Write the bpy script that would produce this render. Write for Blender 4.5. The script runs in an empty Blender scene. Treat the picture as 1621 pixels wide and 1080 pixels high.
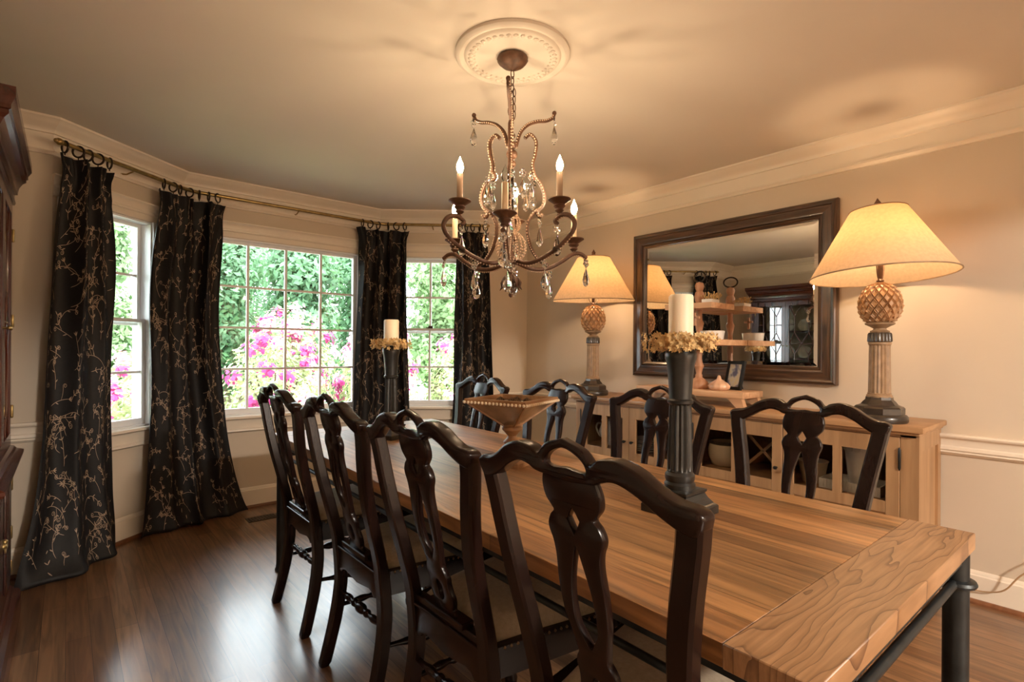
import bpy, bmesh, math, random
from math import sin, cos, pi, radians, sqrt, atan2
from mathutils import Vector, Matrix, noise as mnoise

SC = bpy.context.scene
COL = SC.collection

# ------------------------------------------------------------------ camera
CAM_H = 1.25
F_PX = 829.2
cam = bpy.data.cameras.new('camera')
cam.sensor_width = 36.0
cam.lens = F_PX / 1621.0 * 36.0
cam.shift_y = 13.07 / 1621.0
cam.clip_start = 0.02
camo = bpy.data.objects.new('camera', cam)
COL.objects.link(camo)
camo.location = (0, 0, CAM_H)
camo.rotation_euler = (Matrix.Rotation(-0.7033, 4, 'Z') @ Matrix.Rotation(pi / 2, 4, 'X') @ Matrix.Rotation(0.0075, 4, 'Z')).to_euler()
SC.camera = camo

# ------------------------------------------------------------------ world, sun, exposure
W = bpy.data.worlds.new('sky')
SC.world = W
W.use_nodes = True
bg = W.node_tree.nodes['Background']
bg.inputs[0].default_value = (0.86, 0.94, 1.0, 1)
bg.inputs[1].default_value = 8.0
sun = bpy.data.lights.new('sun', 'SUN')
sun.energy = 6.0
sun.angle = radians(2)
sun.color = (1.0, 0.95, 0.85)
suno = bpy.data.objects.new('sun', sun)
COL.objects.link(suno)
suno.rotation_euler = (radians(27), 0, radians(40))
SC.view_settings.view_transform = 'Standard'
SC.view_settings.look = 'None'
SC.view_settings.gamma = 1.0
SC.view_settings.exposure = 0.75
BULB = 285.0        # candle bulbs of the chandelier
LAMPB = 112.0
HALL_FILL = 640.0        # added fill light in the unseen hall behind the camera       # bulbs under the lamp shades
WARM = (1.0, 0.62, 0.30, 1)
try:
    SC.cycles.max_bounces = 10
    SC.cycles.diffuse_bounces = 6
    SC.cycles.transparent_max_bounces = 24
    SC.cycles.transmission_bounces = 8
    SC.cycles.caustics_reflective = True
    SC.cycles.blur_glossy = 0.6
    SC.cycles.caustics_refractive = False
    SC.cycles.sample_clamp_indirect = 6.0
    SC.cycles.use_denoising = True
except Exception:
    pass

# ------------------------------------------------------------------ materials
def new_mat(name):
    m = bpy.data.materials.new(name)
    m.use_nodes = True
    nt = m.node_tree
    return m, nt, nt.nodes['Principled BSDF']

def c4(c): return (c[0], c[1], c[2], 1)

def plain(name, col, rough=0.5, metal=0.0, var=0.0, scale=8.0, bump=0.0, coat=0.0, spec=None, sheen=0.0, stretch=None, bscale=None):
    m, nt, b = new_mat(name)
    b.inputs['Roughness'].default_value = rough
    b.inputs['Metallic'].default_value = metal
    b.inputs['Base Color'].default_value = c4(col)
    if coat: b.inputs['Coat Weight'].default_value = coat; b.inputs['Coat Roughness'].default_value = 0.15
    if spec is not None: b.inputs['Specular IOR Level'].default_value = spec
    if sheen: b.inputs['Sheen Weight'].default_value = sheen
    if var or bump:
        tc = nt.nodes.new('ShaderNodeTexCoord')
        src = tc.outputs['Object']
        if stretch:
            mp = nt.nodes.new('ShaderNodeMapping'); mp.inputs['Scale'].default_value = stretch
            nt.links.new(src, mp.inputs[0]); src = mp.outputs[0]
        n = nt.nodes.new('ShaderNodeTexNoise')
        n.inputs['Scale'].default_value = scale; n.inputs['Detail'].default_value = 6
        nt.links.new(src, n.inputs['Vector'])
        if var:
            r = nt.nodes.new('ShaderNodeValToRGB')
            r.color_ramp.elements[0].position = 0.3; r.color_ramp.elements[1].position = 0.72
            r.color_ramp.elements[0].color = c4([max(0, x * (1 - var)) for x in col])
            r.color_ramp.elements[1].color = c4([min(1, x * (1 + var)) for x in col])
            nt.links.new(n.outputs[0], r.inputs[0]); nt.links.new(r.outputs[0], b.inputs['Base Color'])
        if bump:
            n2 = n
            if bscale:
                n2 = nt.nodes.new('ShaderNodeTexNoise'); n2.inputs['Scale'].default_value = bscale; n2.inputs['Detail'].default_value = 4
                nt.links.new(src, n2.inputs['Vector'])
            bp = nt.nodes.new('ShaderNodeBump'); bp.inputs['Strength'].default_value = bump; bp.inputs['Distance'].default_value = 0.01
            nt.links.new(n2.outputs[0], bp.inputs['Height']); nt.links.new(bp.outputs[0], b.inputs['Normal'])
    return m

def wood(name, c1, c2, axis='Y', scale=1.0, rough=0.4, coat=0.0, dark=None, bump=0.15, ringy=0.0, spec=None):
    """grain runs along axis (object coordinates)"""
    m, nt, b = new_mat(name)
    tc = nt.nodes.new('ShaderNodeTexCoord')
    mp = nt.nodes.new('ShaderNodeMapping')
    s = {'X': (1.6, 22, 22), 'Y': (22, 1.6, 22), 'Z': (22, 22, 1.6)}[axis]
    mp.inputs['Scale'].default_value = [k * scale for k in s]
    nt.links.new(tc.outputs['Object'], mp.inputs[0])
    n = nt.nodes.new('ShaderNodeTexNoise'); n.inputs['Scale'].default_value = 1.0; n.inputs['Detail'].default_value = 8; n.inputs['Distortion'].default_value = 0.6 + ringy
    nt.links.new(mp.outputs[0], n.inputs['Vector'])
    r = nt.nodes.new('ShaderNodeValToRGB')
    r.color_ramp.elements[0].position = 0.30; r.color_ramp.elements[1].position = 0.68
    r.color_ramp.elements[0].color = c4(c1); r.color_ramp.elements[1].color = c4(c2)
    nt.links.new(n.outputs[0], r.inputs[0])
    nt.links.new(r.outputs[0], b.inputs['Base Color'])
    b.inputs['Roughness'].default_value = rough
    if spec is not None: b.inputs['Specular IOR Level'].default_value = spec
    if coat: b.inputs['Coat Weight'].default_value = coat; b.inputs['Coat Roughness'].default_value = 0.12
    if bump:
        bp = nt.nodes.new('ShaderNodeBump'); bp.inputs['Strength'].default_value = bump; bp.inputs['Distance'].default_value = 0.004
        nt.links.new(n.outputs[0], bp.inputs['Height']); nt.links.new(bp.outputs[0], b.inputs['Normal'])
    return m

def planks(name, ca, cb, cm, length, width, mortar, rough, grain=0.35, coat=0.0, bump=0.3, gs=1.0, warp=False, tone=(0.78, 1.15), coat_ior=1.5):
    """boards running along object Y"""
    m, nt, b = new_mat(name)
    tc = nt.nodes.new('ShaderNodeTexCoord')
    sp = nt.nodes.new('ShaderNodeSeparateXYZ'); nt.links.new(tc.outputs['Object'], sp.inputs[0])
    cmb = nt.nodes.new('ShaderNodeCombineXYZ')
    xs = sp.outputs['X']
    if warp:      # boards of uneven width
        q = xs
        for fr_, am_ in ((47.0, 0.0105), (19.0, 0.016)):
            m1 = nt.nodes.new('ShaderNodeMath'); m1.operation = 'MULTIPLY'; m1.inputs[1].default_value = fr_; nt.links.new(xs, m1.inputs[0])
            m2 = nt.nodes.new('ShaderNodeMath'); m2.operation = 'SINE'; nt.links.new(m1.outputs[0], m2.inputs[0])
            m3 = nt.nodes.new('ShaderNodeMath'); m3.operation = 'MULTIPLY_ADD'; m3.inputs[1].default_value = am_
            nt.links.new(m2.outputs[0], m3.inputs[0]); nt.links.new(q, m3.inputs[2]); q = m3.outputs[0]
        xs = q
    nt.links.new(sp.outputs['Y'], cmb.inputs['X']); nt.links.new(xs, cmb.inputs['Y'])
    br = nt.nodes.new('ShaderNodeTexBrick')
    br.offset = 0.37; br.offset_frequency = 2; br.squash = 1.0
    br.inputs['Color1'].default_value = c4(ca); br.inputs['Color2'].default_value = c4(cb); br.inputs['Mortar'].default_value = c4(cm)
    br.inputs['Scale'].default_value = 1.0; br.inputs['Mortar Size'].default_value = mortar
    br.inputs['Mortar Smooth'].default_value = 0.2; br.inputs['Bias'].default_value = 0.0
    br.inputs['Brick Width'].default_value = length; br.inputs['Row Height'].default_value = width
    nt.links.new(cmb.outputs[0], br.inputs['Vector'])
    mp = nt.nodes.new('ShaderNodeMapping'); mp.inputs['Scale'].default_value = (34 * gs, 2.2 * gs, 20)
    # shift the grain per row so boards differ
    mul = nt.nodes.new('ShaderNodeMath'); mul.operation = 'DIVIDE'; mul.inputs[1].default_value = width; nt.links.new(xs, mul.inputs[0])
    fl = nt.nodes.new('ShaderNodeMath'); fl.operation = 'FLOOR'; nt.links.new(mul.outputs[0], fl.inputs[0])
    wn = nt.nodes.new('ShaderNodeTexWhiteNoise'); wn.noise_dimensions = '1D'; nt.links.new(fl.outputs[0], wn.inputs['W'])
    sc = nt.nodes.new('ShaderNodeVectorMath'); sc.operation = 'SCALE'; sc.inputs['Scale'].default_value = 9.0; nt.links.new(wn.outputs['Color'], sc.inputs[0])
    ad = nt.nodes.new('ShaderNodeVectorMath'); ad.operation = 'ADD'
    nt.links.new(tc.outputs['Object'], ad.inputs[0]); nt.links.new(sc.outputs[0], ad.inputs[1])
    nt.links.new(ad.outputs[0], mp.inputs[0])
    n = nt.nodes.new('ShaderNodeTexNoise'); n.inputs['Scale'].default_value = 1.0; n.inputs['Detail'].default_value = 8; n.inputs['Distortion'].default_value = 1.2
    nt.links.new(mp.outputs[0], n.inputs['Vector'])
    rr = nt.nodes.new('ShaderNodeValToRGB')
    rr.color_ramp.elements[0].position = 0.28; rr.color_ramp.elements[1].position = 0.7
    lo = 1 - grain
    rr.color_ramp.elements[0].color = (lo, lo * 0.94, lo * 0.88, 1); rr.color_ramp.elements[1].color = (1.12, 1.1, 1.06, 1)
    nt.links.new(n.outputs[0], rr.inputs[0])
    mx = nt.nodes.new('ShaderNodeMix'); mx.data_type = 'RGBA'; mx.blend_type = 'MULTIPLY'; mx.inputs['Factor'].default_value = 1.0
    nt.links.new(br.outputs['Color'], mx.inputs['A']); nt.links.new(rr.outputs[0], mx.inputs['B'])
    # per-row tone
    mx2 = nt.nodes.new('ShaderNodeMix'); mx2.data_type = 'RGBA'; mx2.blend_type = 'MULTIPLY'; mx2.inputs['Factor'].default_value = 1.0
    mr = nt.nodes.new('ShaderNodeMapRange'); mr.inputs['To Min'].default_value = tone[0]; mr.inputs['To Max'].default_value = tone[1]
    nt.links.new(wn.outputs['Value'], mr.inputs['Value'])
    nt.links.new(mx.outputs['Result'], mx2.inputs['A']); nt.links.new(mr.outputs[0], mx2.inputs['B'])
    nt.links.new(mx2.outputs['Result'], b.inputs['Base Color'])
    b.inputs['Roughness'].default_value = rough
    if coat: b.inputs['Coat Weight'].default_value = coat; b.inputs['Coat Roughness'].default_value = 0.22; b.inputs['Coat IOR'].default_value = coat_ior
    # bump from grain and joints
    sub = nt.nodes.new('ShaderNodeMath'); sub.operation = 'MULTIPLY_ADD'; sub.inputs[1].default_value = -2.0
    nt.links.new(br.outputs['Fac'], sub.inputs[0]); nt.links.new(n.outputs[0], sub.inputs[2])
    bp = nt.nodes.new('ShaderNodeBump'); bp.inputs['Strength'].default_value = bump; bp.inputs['Distance'].default_value = 0.003
    nt.links.new(sub.outputs[0], bp.inputs['Height']); nt.links.new(bp.outputs[0], b.inputs['Normal'])
    return m

def emis(name, col, strength):
    m, nt, b = new_mat(name)
    nt.nodes.remove(b)
    e = nt.nodes.new('ShaderNodeEmission'); e.inputs[0].default_value = col; e.inputs[1].default_value = strength
    nt.links.new(e.outputs[0], nt.nodes['Material Output'].inputs[0])
    return m

def thin_glass(name, tint=(1, 1, 1), refl=0.08):
    m, nt, b = new_mat(name)
    nt.nodes.remove(b)
    t = nt.nodes.new('ShaderNodeBsdfTransparent'); t.inputs[0].default_value = c4(tint)
    g = nt.nodes.new('ShaderNodeBsdfGlossy'); g.inputs['Roughness'].default_value = 0.02
    mx = nt.nodes.new('ShaderNodeMixShader')
    fr = nt.nodes.new('ShaderNodeFresnel'); fr.inputs[0].default_value = 1.3
    ml = nt.nodes.new('ShaderNodeMath'); ml.operation = 'ADD'; ml.inputs[1].default_value = refl - 0.02
    nt.links.new(fr.outputs[0], ml.inputs[0])
    nt.links.new(ml.outputs[0], mx.inputs[0]); nt.links.new(t.outputs[0], mx.inputs[1]); nt.links.new(g.outputs[0], mx.inputs[2])
    nt.links.new(mx.outputs[0], nt.nodes['Material Output'].inputs[0])
    return m

def translucent(name, col, tcol, fac, var=0.0, scale=30, rough=0.6):
    m, nt, b = new_mat(name)
    b.inputs['Base Color'].default_value = c4(col); b.inputs['Roughness'].default_value = rough
    b.inputs['Specular IOR Level'].default_value = 0.2
    t = nt.nodes.new('ShaderNodeBsdfTranslucent'); t.inputs[0].default_value = c4(tcol)
    mx = nt.nodes.new('ShaderNodeMixShader'); mx.inputs[0].default_value = fac
    nt.links.new(b.outputs[0], mx.inputs[1]); nt.links.new(t.outputs[0], mx.inputs[2])
    nt.links.new(mx.outputs[0], nt.nodes['Material Output'].inputs[0])
    if var:
        tc = nt.nodes.new('ShaderNodeTexCoord')
        n = nt.nodes.new('ShaderNodeTexNoise'); n.inputs['Scale'].default_value = scale; n.inputs['Detail'].default_value = 3
        nt.links.new(tc.outputs['Object'], n.inputs['Vector'])
        for c, sock in ((col, b.inputs['Base Color']), (tcol, t.inputs[0])):
            r = nt.nodes.new('ShaderNodeValToRGB')
            r.color_ramp.elements[0].position = 0.35; r.color_ramp.elements[1].position = 0.65
            r.color_ramp.elements[0].color = c4([x * (1 - var) for x in c]); r.color_ramp.elements[1].color = c4([min(1, x * (1 + var)) for x in c])
            nt.links.new(n.outputs[0], r.inputs[0]); nt.links.new(r.outputs[0], sock)
    return m

M = {}
M['wall'] = plain('wall_paint', (0.57, 0.485, 0.385), 0.75, var=0.03, scale=3, bump=0.02, bscale=220)
M['ceiling'] = plain('ceiling_paint', (0.66, 0.60, 0.52), 0.9, var=0.02, scale=2)
M['trim'] = plain('trim_paint', (0.74, 0.66, 0.555), 0.38, var=0.02, scale=4)
M['sash'] = plain('sash_paint', (0.78, 0.79, 0.80), 0.35)
M['floor'] = planks('oak_floor', (0.17, 0.078, 0.034), (0.32, 0.168, 0.080), (0.04, 0.018, 0.009), 1.1, 0.083, 0.0010, 0.40, grain=0.6, coat=0.65, bump=0.08, coat_ior=1.6)
M['shoe'] = wood('shoe_wood', (0.12, 0.045, 0.018), (0.22, 0.09, 0.04), 'X', 1, 0.35)
M['table'] = planks('table_planks', (0.32, 0.142, 0.050), (0.48, 0.248, 0.098), (0.09, 0.04, 0.016), 1.7, 0.085, 0.0008, 0.40, grain=0.62, bump=0.7, gs=1.0, warp=True, tone=(0.60, 1.25))
M['iron'] = plain('iron', (0.030, 0.034, 0.036), 0.42, 0.6, var=0.3, scale=20)
M['chair'] = wood('chair_wood', (0.0075, 0.0035, 0.0028), (0.017, 0.007, 0.005), 'Z', 1, 0.26, bump=0.04, spec=0.28)
M['seat'] = plain('seat_fabric', (0.37, 0.29, 0.20), 0.85, var=0.12, scale=90, bump=0.25, sheen=0.2)
M['nail'] = plain('nailheads', (0.20, 0.13, 0.07), 0.35, 0.9)
M['curtain'] = plain('curtain_cloth', (0.0060, 0.0048, 0.0052), 0.6, var=0.3, scale=60, spec=0.3)
M['thread'] = plain('gold_thread', (0.31, 0.22, 0.145), 0.5, 0.0)
M['brass'] = plain('rod_brass', (0.36, 0.25, 0.10), 0.35, 0.9, var=0.25, scale=30)
M['ring'] = plain('ring_bronze', (0.035, 0.024, 0.015), 0.3, 0.7)
M['mirror'] = plain('mirror_glass', (0.86, 0.87, 0.86), 0.0, 1.0)
M['frame'] = wood('mirror_frame', (0.012, 0.007, 0.005), (0.105, 0.055, 0.030), 'Y', 2.0, 0.33, coat=0.3)
M['frame_v'] = wood('mirror_frame_upright', (0.012, 0.007, 0.005), (0.105, 0.055, 0.030), 'Z', 2.0, 0.33, coat=0.3)
M['sb'] = wood('sideboard_oak', (0.27, 0.145, 0.066), (0.42, 0.245, 0.122), 'Z', 0.9, 0.45, bump=0.2)
M['sby'] = wood('sideboard_oak_long', (0.30, 0.155, 0.068), (0.44, 0.25, 0.122), 'Y', 0.9, 0.42, bump=0.2)
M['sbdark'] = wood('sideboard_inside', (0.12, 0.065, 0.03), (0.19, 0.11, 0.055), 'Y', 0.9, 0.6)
M['black'] = plain('black_iron', (0.012, 0.011, 0.010), 0.4, 0.4)
M['glass'] = thin_glass('window_glass', (0.97, 0.985, 0.98), 0.03)
M['cabglass'] = thin_glass('cabinet_glass', (0.92, 0.94, 0.92), 0.12)
M['sbglass'] = thin_glass('sideboard_glass', (0.97, 0.97, 0.96), 0.03)
M['shade'] = translucent('lamp_shade_linen', (0.62, 0.50, 0.36), (0.80, 0.50, 0.24), 0.33, var=0.06, scale=60, rough=0.8)
M['lampcol'] = plain('lamp_resin', (0.31, 0.20, 0.115), 0.5, var=0.25, scale=25)
M['lampdark'] = plain('lamp_dark', (0.035, 0.025, 0.018), 0.35, var=0.6, scale=14, coat=0.3)
M['pine'] = plain('pineapple_resin', (0.42, 0.24, 0.12), 0.5, var=0.35, scale=18)
M['bronze'] = plain('chandelier_bronze', (0.105, 0.050, 0.027), 0.5, 0.25, var=0.4, scale=40)
M['bead'] = plain('amber_beads', (0.72, 0.54, 0.40), 0.12, 0.0, coat=0.6)
M['candle_tube'] = plain('candle_tube', (0.72, 0.55, 0.36), 0.6)
M['candle_tube_dark'] = plain('candle_tube_aged', (0.30, 0.20, 0.13), 0.6)
M['bulb'] = emis('bulb_glow', (1.0, 0.72, 0.44, 1), BULB)
M['lampbulb'] = emis('lamp_bulb_glow', (1.0, 0.66, 0.36, 1), LAMPB)
M['hallfill'] = emis('hall_fill_glow', (1.0, 0.90, 0.78, 1), HALL_FILL)  # glow of the added fill light, not a lamp of the place
M['wax'] = plain('candle_wax', (0.80, 0.70, 0.52), 0.5, var=0.03, scale=6)
M['wax'].node_tree.nodes['Principled BSDF'].inputs['Subsurface Weight'].default_value = 0.15
M['candlestick'] = plain('candlestick_black', (0.013, 0.013, 0.012), 0.38, 0.0, var=0.5, scale=30, coat=0.2)
M['flower'] = plain('dried_flowers', (0.58, 0.39, 0.17), 0.8, var=0.4, scale=30)
M['antique'] = wood('antique_wood', (0.20, 0.095, 0.04), (0.36, 0.19, 0.085), 'X', 1.4, 0.4)
M['antmirror'] = plain('antiqued_mirror', (0.55, 0.47, 0.36), 0.22, 0.85, var=0.35, scale=14)
M['pod'] = plain('dried_pods', (0.12, 0.065, 0.03), 0.7, var=0.4, scale=40)
M['tray'] = wood('tray_pine', (0.42, 0.23, 0.12), (0.62, 0.38, 0.22), 'Y', 1.2, 0.5)
M['post'] = wood('tray_post', (0.36, 0.17, 0.09), (0.55, 0.30, 0.18), 'Z', 1.2, 0.45)
M['china'] = plain('white_china', (0.80, 0.77, 0.72), 0.18, coat=0.4)
M['cream'] = plain('cream_stoneware', (0.66, 0.53, 0.37), 0.3, var=0.05)
M['gourd'] = plain('gourd_skin', (0.66, 0.40, 0.26), 0.35, var=0.15, scale=12, coat=0.3)
M['photo'] = None
M['mahog'] = wood('mahogany', (0.036, 0.009, 0.006), (0.085, 0.021, 0.011), 'Z', 1.0, 0.25, coat=0.5, bump=0.03)
M['mahogy'] = wood('mahogany_long', (0.036, 0.009, 0.006), (0.085, 0.021, 0.011), 'Y', 1.0, 0.25, coat=0.5, bump=0.03)
M['cable'] = plain('lamp_cable', (0.40, 0.26, 0.14), 0.5)
M['vent'] = plain('floor_vent_metal', (0.05, 0.035, 0.022), 0.4, 0.6)
M['grass'] = plain('lawn', (0.26, 0.33, 0.15), 0.9, var=0.3, scale=6)
M['leaf_a'] = translucent('azalea_leaf', (0.36, 0.42, 0.22), (0.42, 0.50, 0.22), 0.35, var=0.5, scale=2.5)
M['leaf_b'] = translucent('tree_leaf', (0.10, 0.19, 0.105), (0.14, 0.27, 0.12), 0.35, var=0.5, scale=1.4)
M['leaf_c'] = translucent('pale_tree_leaf', (0.24, 0.34, 0.18), (0.30, 0.44, 0.21), 0.4, var=0.4, scale=1.2)
M['magenta'] = translucent('magenta_petal', (0.44, 0.055, 0.20), (0.52, 0.08, 0.26), 0.3, var=0.25, scale=5)
M['pink'] = translucent('pale_pink_petal', (0.85, 0.42, 0.58), (0.9, 0.5, 0.62), 0.3, var=0.2, scale=5)
M['bark'] = plain('bark', (0.10, 0.07, 0.045), 0.9, var=0.4, scale=12)

def crystal_mat():
    m, nt, b = new_mat('crystal')
    b.inputs['Base Color'].default_value = (1, 1, 1, 1)
    b.inputs['Roughness'].default_value = 0.0
    b.inputs['IOR'].default_value = 1.5
    b.inputs['Transmission Weight'].default_value = 1.0
    return m
M['crystal'] = crystal_mat()

def board_end_mat():
    """wide end board of the table: bold cathedral grain running along X"""
    m, nt, b = new_mat('table_end_board')
    tc = nt.nodes.new('ShaderNodeTexCoord')
    n0 = nt.nodes.new('ShaderNodeTexNoise'); n0.inputs['Scale'].default_value = 1.0; n0.inputs['Detail'].default_value = 2.5; n0.inputs['Roughness'].default_value = 0.45
    mp0 = nt.nodes.new('ShaderNodeMapping'); mp0.inputs['Scale'].default_value = (2.6, 11.0, 1.0)
    nt.links.new(tc.outputs['Object'], mp0.inputs[0]); nt.links.new(mp0.outputs[0], n0.inputs['Vector'])
    sy = nt.nodes.new('ShaderNodeSeparateXYZ'); nt.links.new(tc.outputs['Object'], sy.inputs[0])
    m0 = nt.nodes.new('ShaderNodeMath'); m0.operation = 'MULTIPLY'; m0.inputs[1].default_value = 42.0; nt.links.new(sy.outputs['Y'], m0.inputs[0])
    ml = nt.nodes.new('ShaderNodeMath'); ml.operation = 'MULTIPLY_ADD'; ml.inputs[1].default_value = 9.0; nt.links.new(n0.outputs[0], ml.inputs[0]); nt.links.new(m0.outputs[0], ml.inputs[2])
    fr = nt.nodes.new('ShaderNodeMath'); fr.operation = 'FRACT'; nt.links.new(ml.outputs[0], fr.inputs[0])
    r = nt.nodes.new('ShaderNodeValToRGB')
    e = r.color_ramp.elements
    e[0].position = 0.0; e[0].color = (0.13, 0.062, 0.029, 1)
    e[1].position = 1.0; e[1].color = (0.33, 0.185, 0.092, 1)
    a = e.new(0.16); a.color = (0.28, 0.150, 0.070, 1)
    a2 = e.new(0.6); a2.color = (0.34, 0.19, 0.094, 1)
    nt.links.new(fr.outputs[0], r.inputs[0])
    mp = nt.nodes.new('ShaderNodeMapping'); mp.inputs['Scale'].default_value = (5, 120, 40)
    nt.links.new(tc.outputs['Object'], mp.inputs[0])
    n = nt.nodes.new('ShaderNodeTexNoise'); n.inputs['Scale'].default_value = 1; n.inputs['Detail'].default_value = 6
    nt.links.new(mp.outputs[0], n.inputs['Vector'])
    r2 = nt.nodes.new('ShaderNodeValToRGB'); r2.color_ramp.elements[0].position = 0.3; r2.color_ramp.elements[1].position = 0.7
    r2.color_ramp.elements[0].color = (0.72, 0.68, 0.62, 1); r2.color_ramp.elements[1].color = (1.1, 1.08, 1.05, 1)
    nt.links.new(n.outputs[0], r2.inputs[0])
    mx = nt.nodes.new('ShaderNodeMix'); mx.data_type = 'RGBA'; mx.blend_type = 'MULTIPLY'; mx.inputs['Factor'].default_value = 1
    nt.links.new(r.outputs[0], mx.inputs['A']); nt.links.new(r2.outputs[0], mx.inputs['B'])
    nt.links.new(mx.outputs['Result'], b.inputs['Base Color'])
    b.inputs['Roughness'].default_value = 0.42
    bp = nt.nodes.new('ShaderNodeBump'); bp.inputs['Strength'].default_value = 0.5; bp.inputs['Distance'].default_value = 0.003
    nt.links.new(r.outputs[0], bp.inputs['Height']); nt.links.new(bp.outputs[0], b.inputs['Normal'])
    return m
M['tend'] = board_end_mat()

def photo_mat():
    m, nt, b = new_mat('framed_print')
    tc = nt.nodes.new('ShaderNodeTexCoord')
    n = nt.nodes.new('ShaderNodeTexNoise'); n.inputs['Scale'].default_value = 14; n.inputs['Detail'].default_value = 2
    nt.links.new(tc.outputs['Object'], n.inputs['Vector'])
    r = nt.nodes.new('ShaderNodeValToRGB')
    e = r.color_ramp.elements
    e[0].position = 0.38; e[0].color = (0.13, 0.14, 0.22, 1)
    e[1].position = 0.62; e[1].color = (0.62, 0.52, 0.25, 1)
    a = e.new(0.48); a.color = (0.55, 0.52, 0.45, 1)
    nt.links.new(n.outputs[0], r.inputs[0]); nt.links.new(r.outputs[0], b.inputs['Base Color'])
    b.inputs['Roughness'].default_value = 0.15
    return m
M['photo'] = photo_mat()

# ------------------------------------------------------------------ geometry helpers
class G:
    def __init__(self): self.v = []; self.f = []; self.m = []
    def add(self, vs, fs, mi=0):
        o = len(self.v)
        self.v += [tuple(p) for p in vs]
        self.f += [tuple(i + o for i in f) for f in fs]
        self.m += [mi] * len(fs)
        return self
    def hexa(self, p, mi=0):
        return self.add(p, [(0, 3, 2, 1), (4, 5, 6, 7), (0, 1, 5, 4), (1, 2, 6, 5), (2, 3, 7, 6), (3, 0, 4, 7)], mi)
    def box(self, x0, x1, y0, y1, z0, z1, mi=0, bev=0.0, seg=2):
        if bev <= 0:
            return self.hexa([(x0, y0, z0), (x1, y0, z0), (x1, y1, z0), (x0, y1, z0), (x0, y0, z1), (x1, y0, z1), (x1, y1, z1), (x0, y1, z1)], mi)
        bm = bmesh.new()
        bmesh.ops.create_cube(bm, size=1.0)
        for v in bm.verts:
            v.co = Vector(((x0 + x1) / 2 + v.co.x * (x1 - x0), (y0 + y1) / 2 + v.co.y * (y1 - y0), (z0 + z1) / 2 + v.co.z * (z1 - z0)))
        bmesh.ops.bevel(bm, geom=list(bm.edges), offset=bev, segments=seg, affect='EDGES', profile=0.5)
        self.bm(bm, mi)
        return self
    def bm(self, bm, mi=0, mat=None):
        bm.verts.index_update()
        vs = [(mat @ v.co) if mat else v.co.copy() for v in bm.verts]
        fs = [[v.index for v in f.verts] for f in bm.faces]
        bm.free()
        return self.add(vs, fs, mi)
    def xform(self, mat, start=0):
        for i in range(start, len(self.v)): self.v[i] = tuple(mat @ Vector(self.v[i]))
        return self
    def lathe(self, prof, seg=24, c=(0, 0, 0), mi=0, rfun=None, close=True):
        n = len(prof); vs = []
        for k in range(seg):
            a = 2 * pi * k / seg
            for (r, z) in prof:
                rr = rfun(r, z, a) if rfun else r
                vs.append((c[0] + rr * cos(a), c[1] + rr * sin(a), c[2] + z))
        fs = []
        for k in range(seg):
            k2 = (k + 1) % seg
            for i in range(n - 1): fs.append((k * n + i, k2 * n + i, k2 * n + i + 1, k * n + i + 1))
        if close:
            if prof[0][0] > 1e-5: fs.append(tuple(k * n for k in reversed(range(seg))))
            if prof[-1][0] > 1e-5: fs.append(tuple(k * n + n - 1 for k in range(seg)))
        return self.add(vs, fs, mi)
    def sqlathe(self, prof, c=(0, 0, 0), rot=0.0, mi=0):
        """square section stack: prof of (half side, z)"""
        vs = []
        for (h, z) in prof:
            for (a, b) in ((-h, -h), (h, -h), (h, h), (-h, h)):
                vs.append((c[0] + a * cos(rot) - b * sin(rot), c[1] + a * sin(rot) + b * cos(rot), c[2] + z))
        fs = [(3, 2, 1, 0)]
        n = len(prof)
        for i in range(n - 1):
            for k in range(4):
                k2 = (k + 1) % 4
                fs.append((i * 4 + k, i * 4 + k2, (i + 1) * 4 + k2, (i + 1) * 4 + k))
        fs.append(tuple((n - 1) * 4 + k for k in range(4)))
        return self.add(vs, fs, mi)
    def tube(self, pts, r, seg=10, closed=False, mi=0, sx=1.0, up=None, rot=0.0):
        pts = [Vector(p) for p in pts]; n = len(pts)
        vs = []
        prev = None
        for i in range(n):
            if closed: t = pts[(i + 1) % n] - pts[(i - 1) % n]
            else: t = pts[min(i + 1, n - 1)] - pts[max(i - 1, 0)]
            t = t.normalized() if t.length > 1e-9 else Vector((0, 0, 1))
            if up is not None: a = Vector(up)
            elif prev is None: a = Vector((0, 0, 1)) if abs(t.z) < 0.9 else Vector((1, 0, 0))
            else: a = prev
            u = (a - t * a.dot(t))
            u = u.normalized() if u.length > 1e-6 else t.orthogonal().normalized()
            prev = u
            w = t.cross(u)
            rr = r[i] if isinstance(r, (list, tuple)) else r
            for k in range(seg):
                q = 2 * pi * k / seg + rot
                vs.append(pts[i] + u * (rr * cos(q)) + w * (rr * sx * sin(q)))
        fs = []
        for i in range(n if closed else n - 1):
            j = (i + 1) % n
            for k in range(seg):
                k2 = (k + 1) % seg
                fs.append((i * seg + k, i * seg + k2, j * seg + k2, j * seg + k))
        if not closed:
            fs.append(tuple(reversed(range(seg)))); fs.append(tuple((n - 1) * seg + k for k in range(seg)))
        return self.add(vs, fs, mi)
    def sphere(self, c, r, seg=8, rings=6, mi=0, sz=1.0):
        prof = [(max(r * sin(pi * i / rings), 1e-6), -r * sz * cos(pi * i / rings)) for i in range(rings + 1)]
        return self.lathe(prof, seg, c, mi, close=False)
    def bead(self, c, r, mi=0):
        x, y, z = c
        return self.add([(x + r, y, z), (x - r, y, z), (x, y + r, z), (x, y - r, z), (x, y, z + r), (x, y, z - r)],
                        [(0, 2, 4), (2, 1, 4), (1, 3, 4), (3, 0, 4), (2, 0, 5), (1, 2, 5), (3, 1, 5), (0, 3, 5)], mi)
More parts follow.
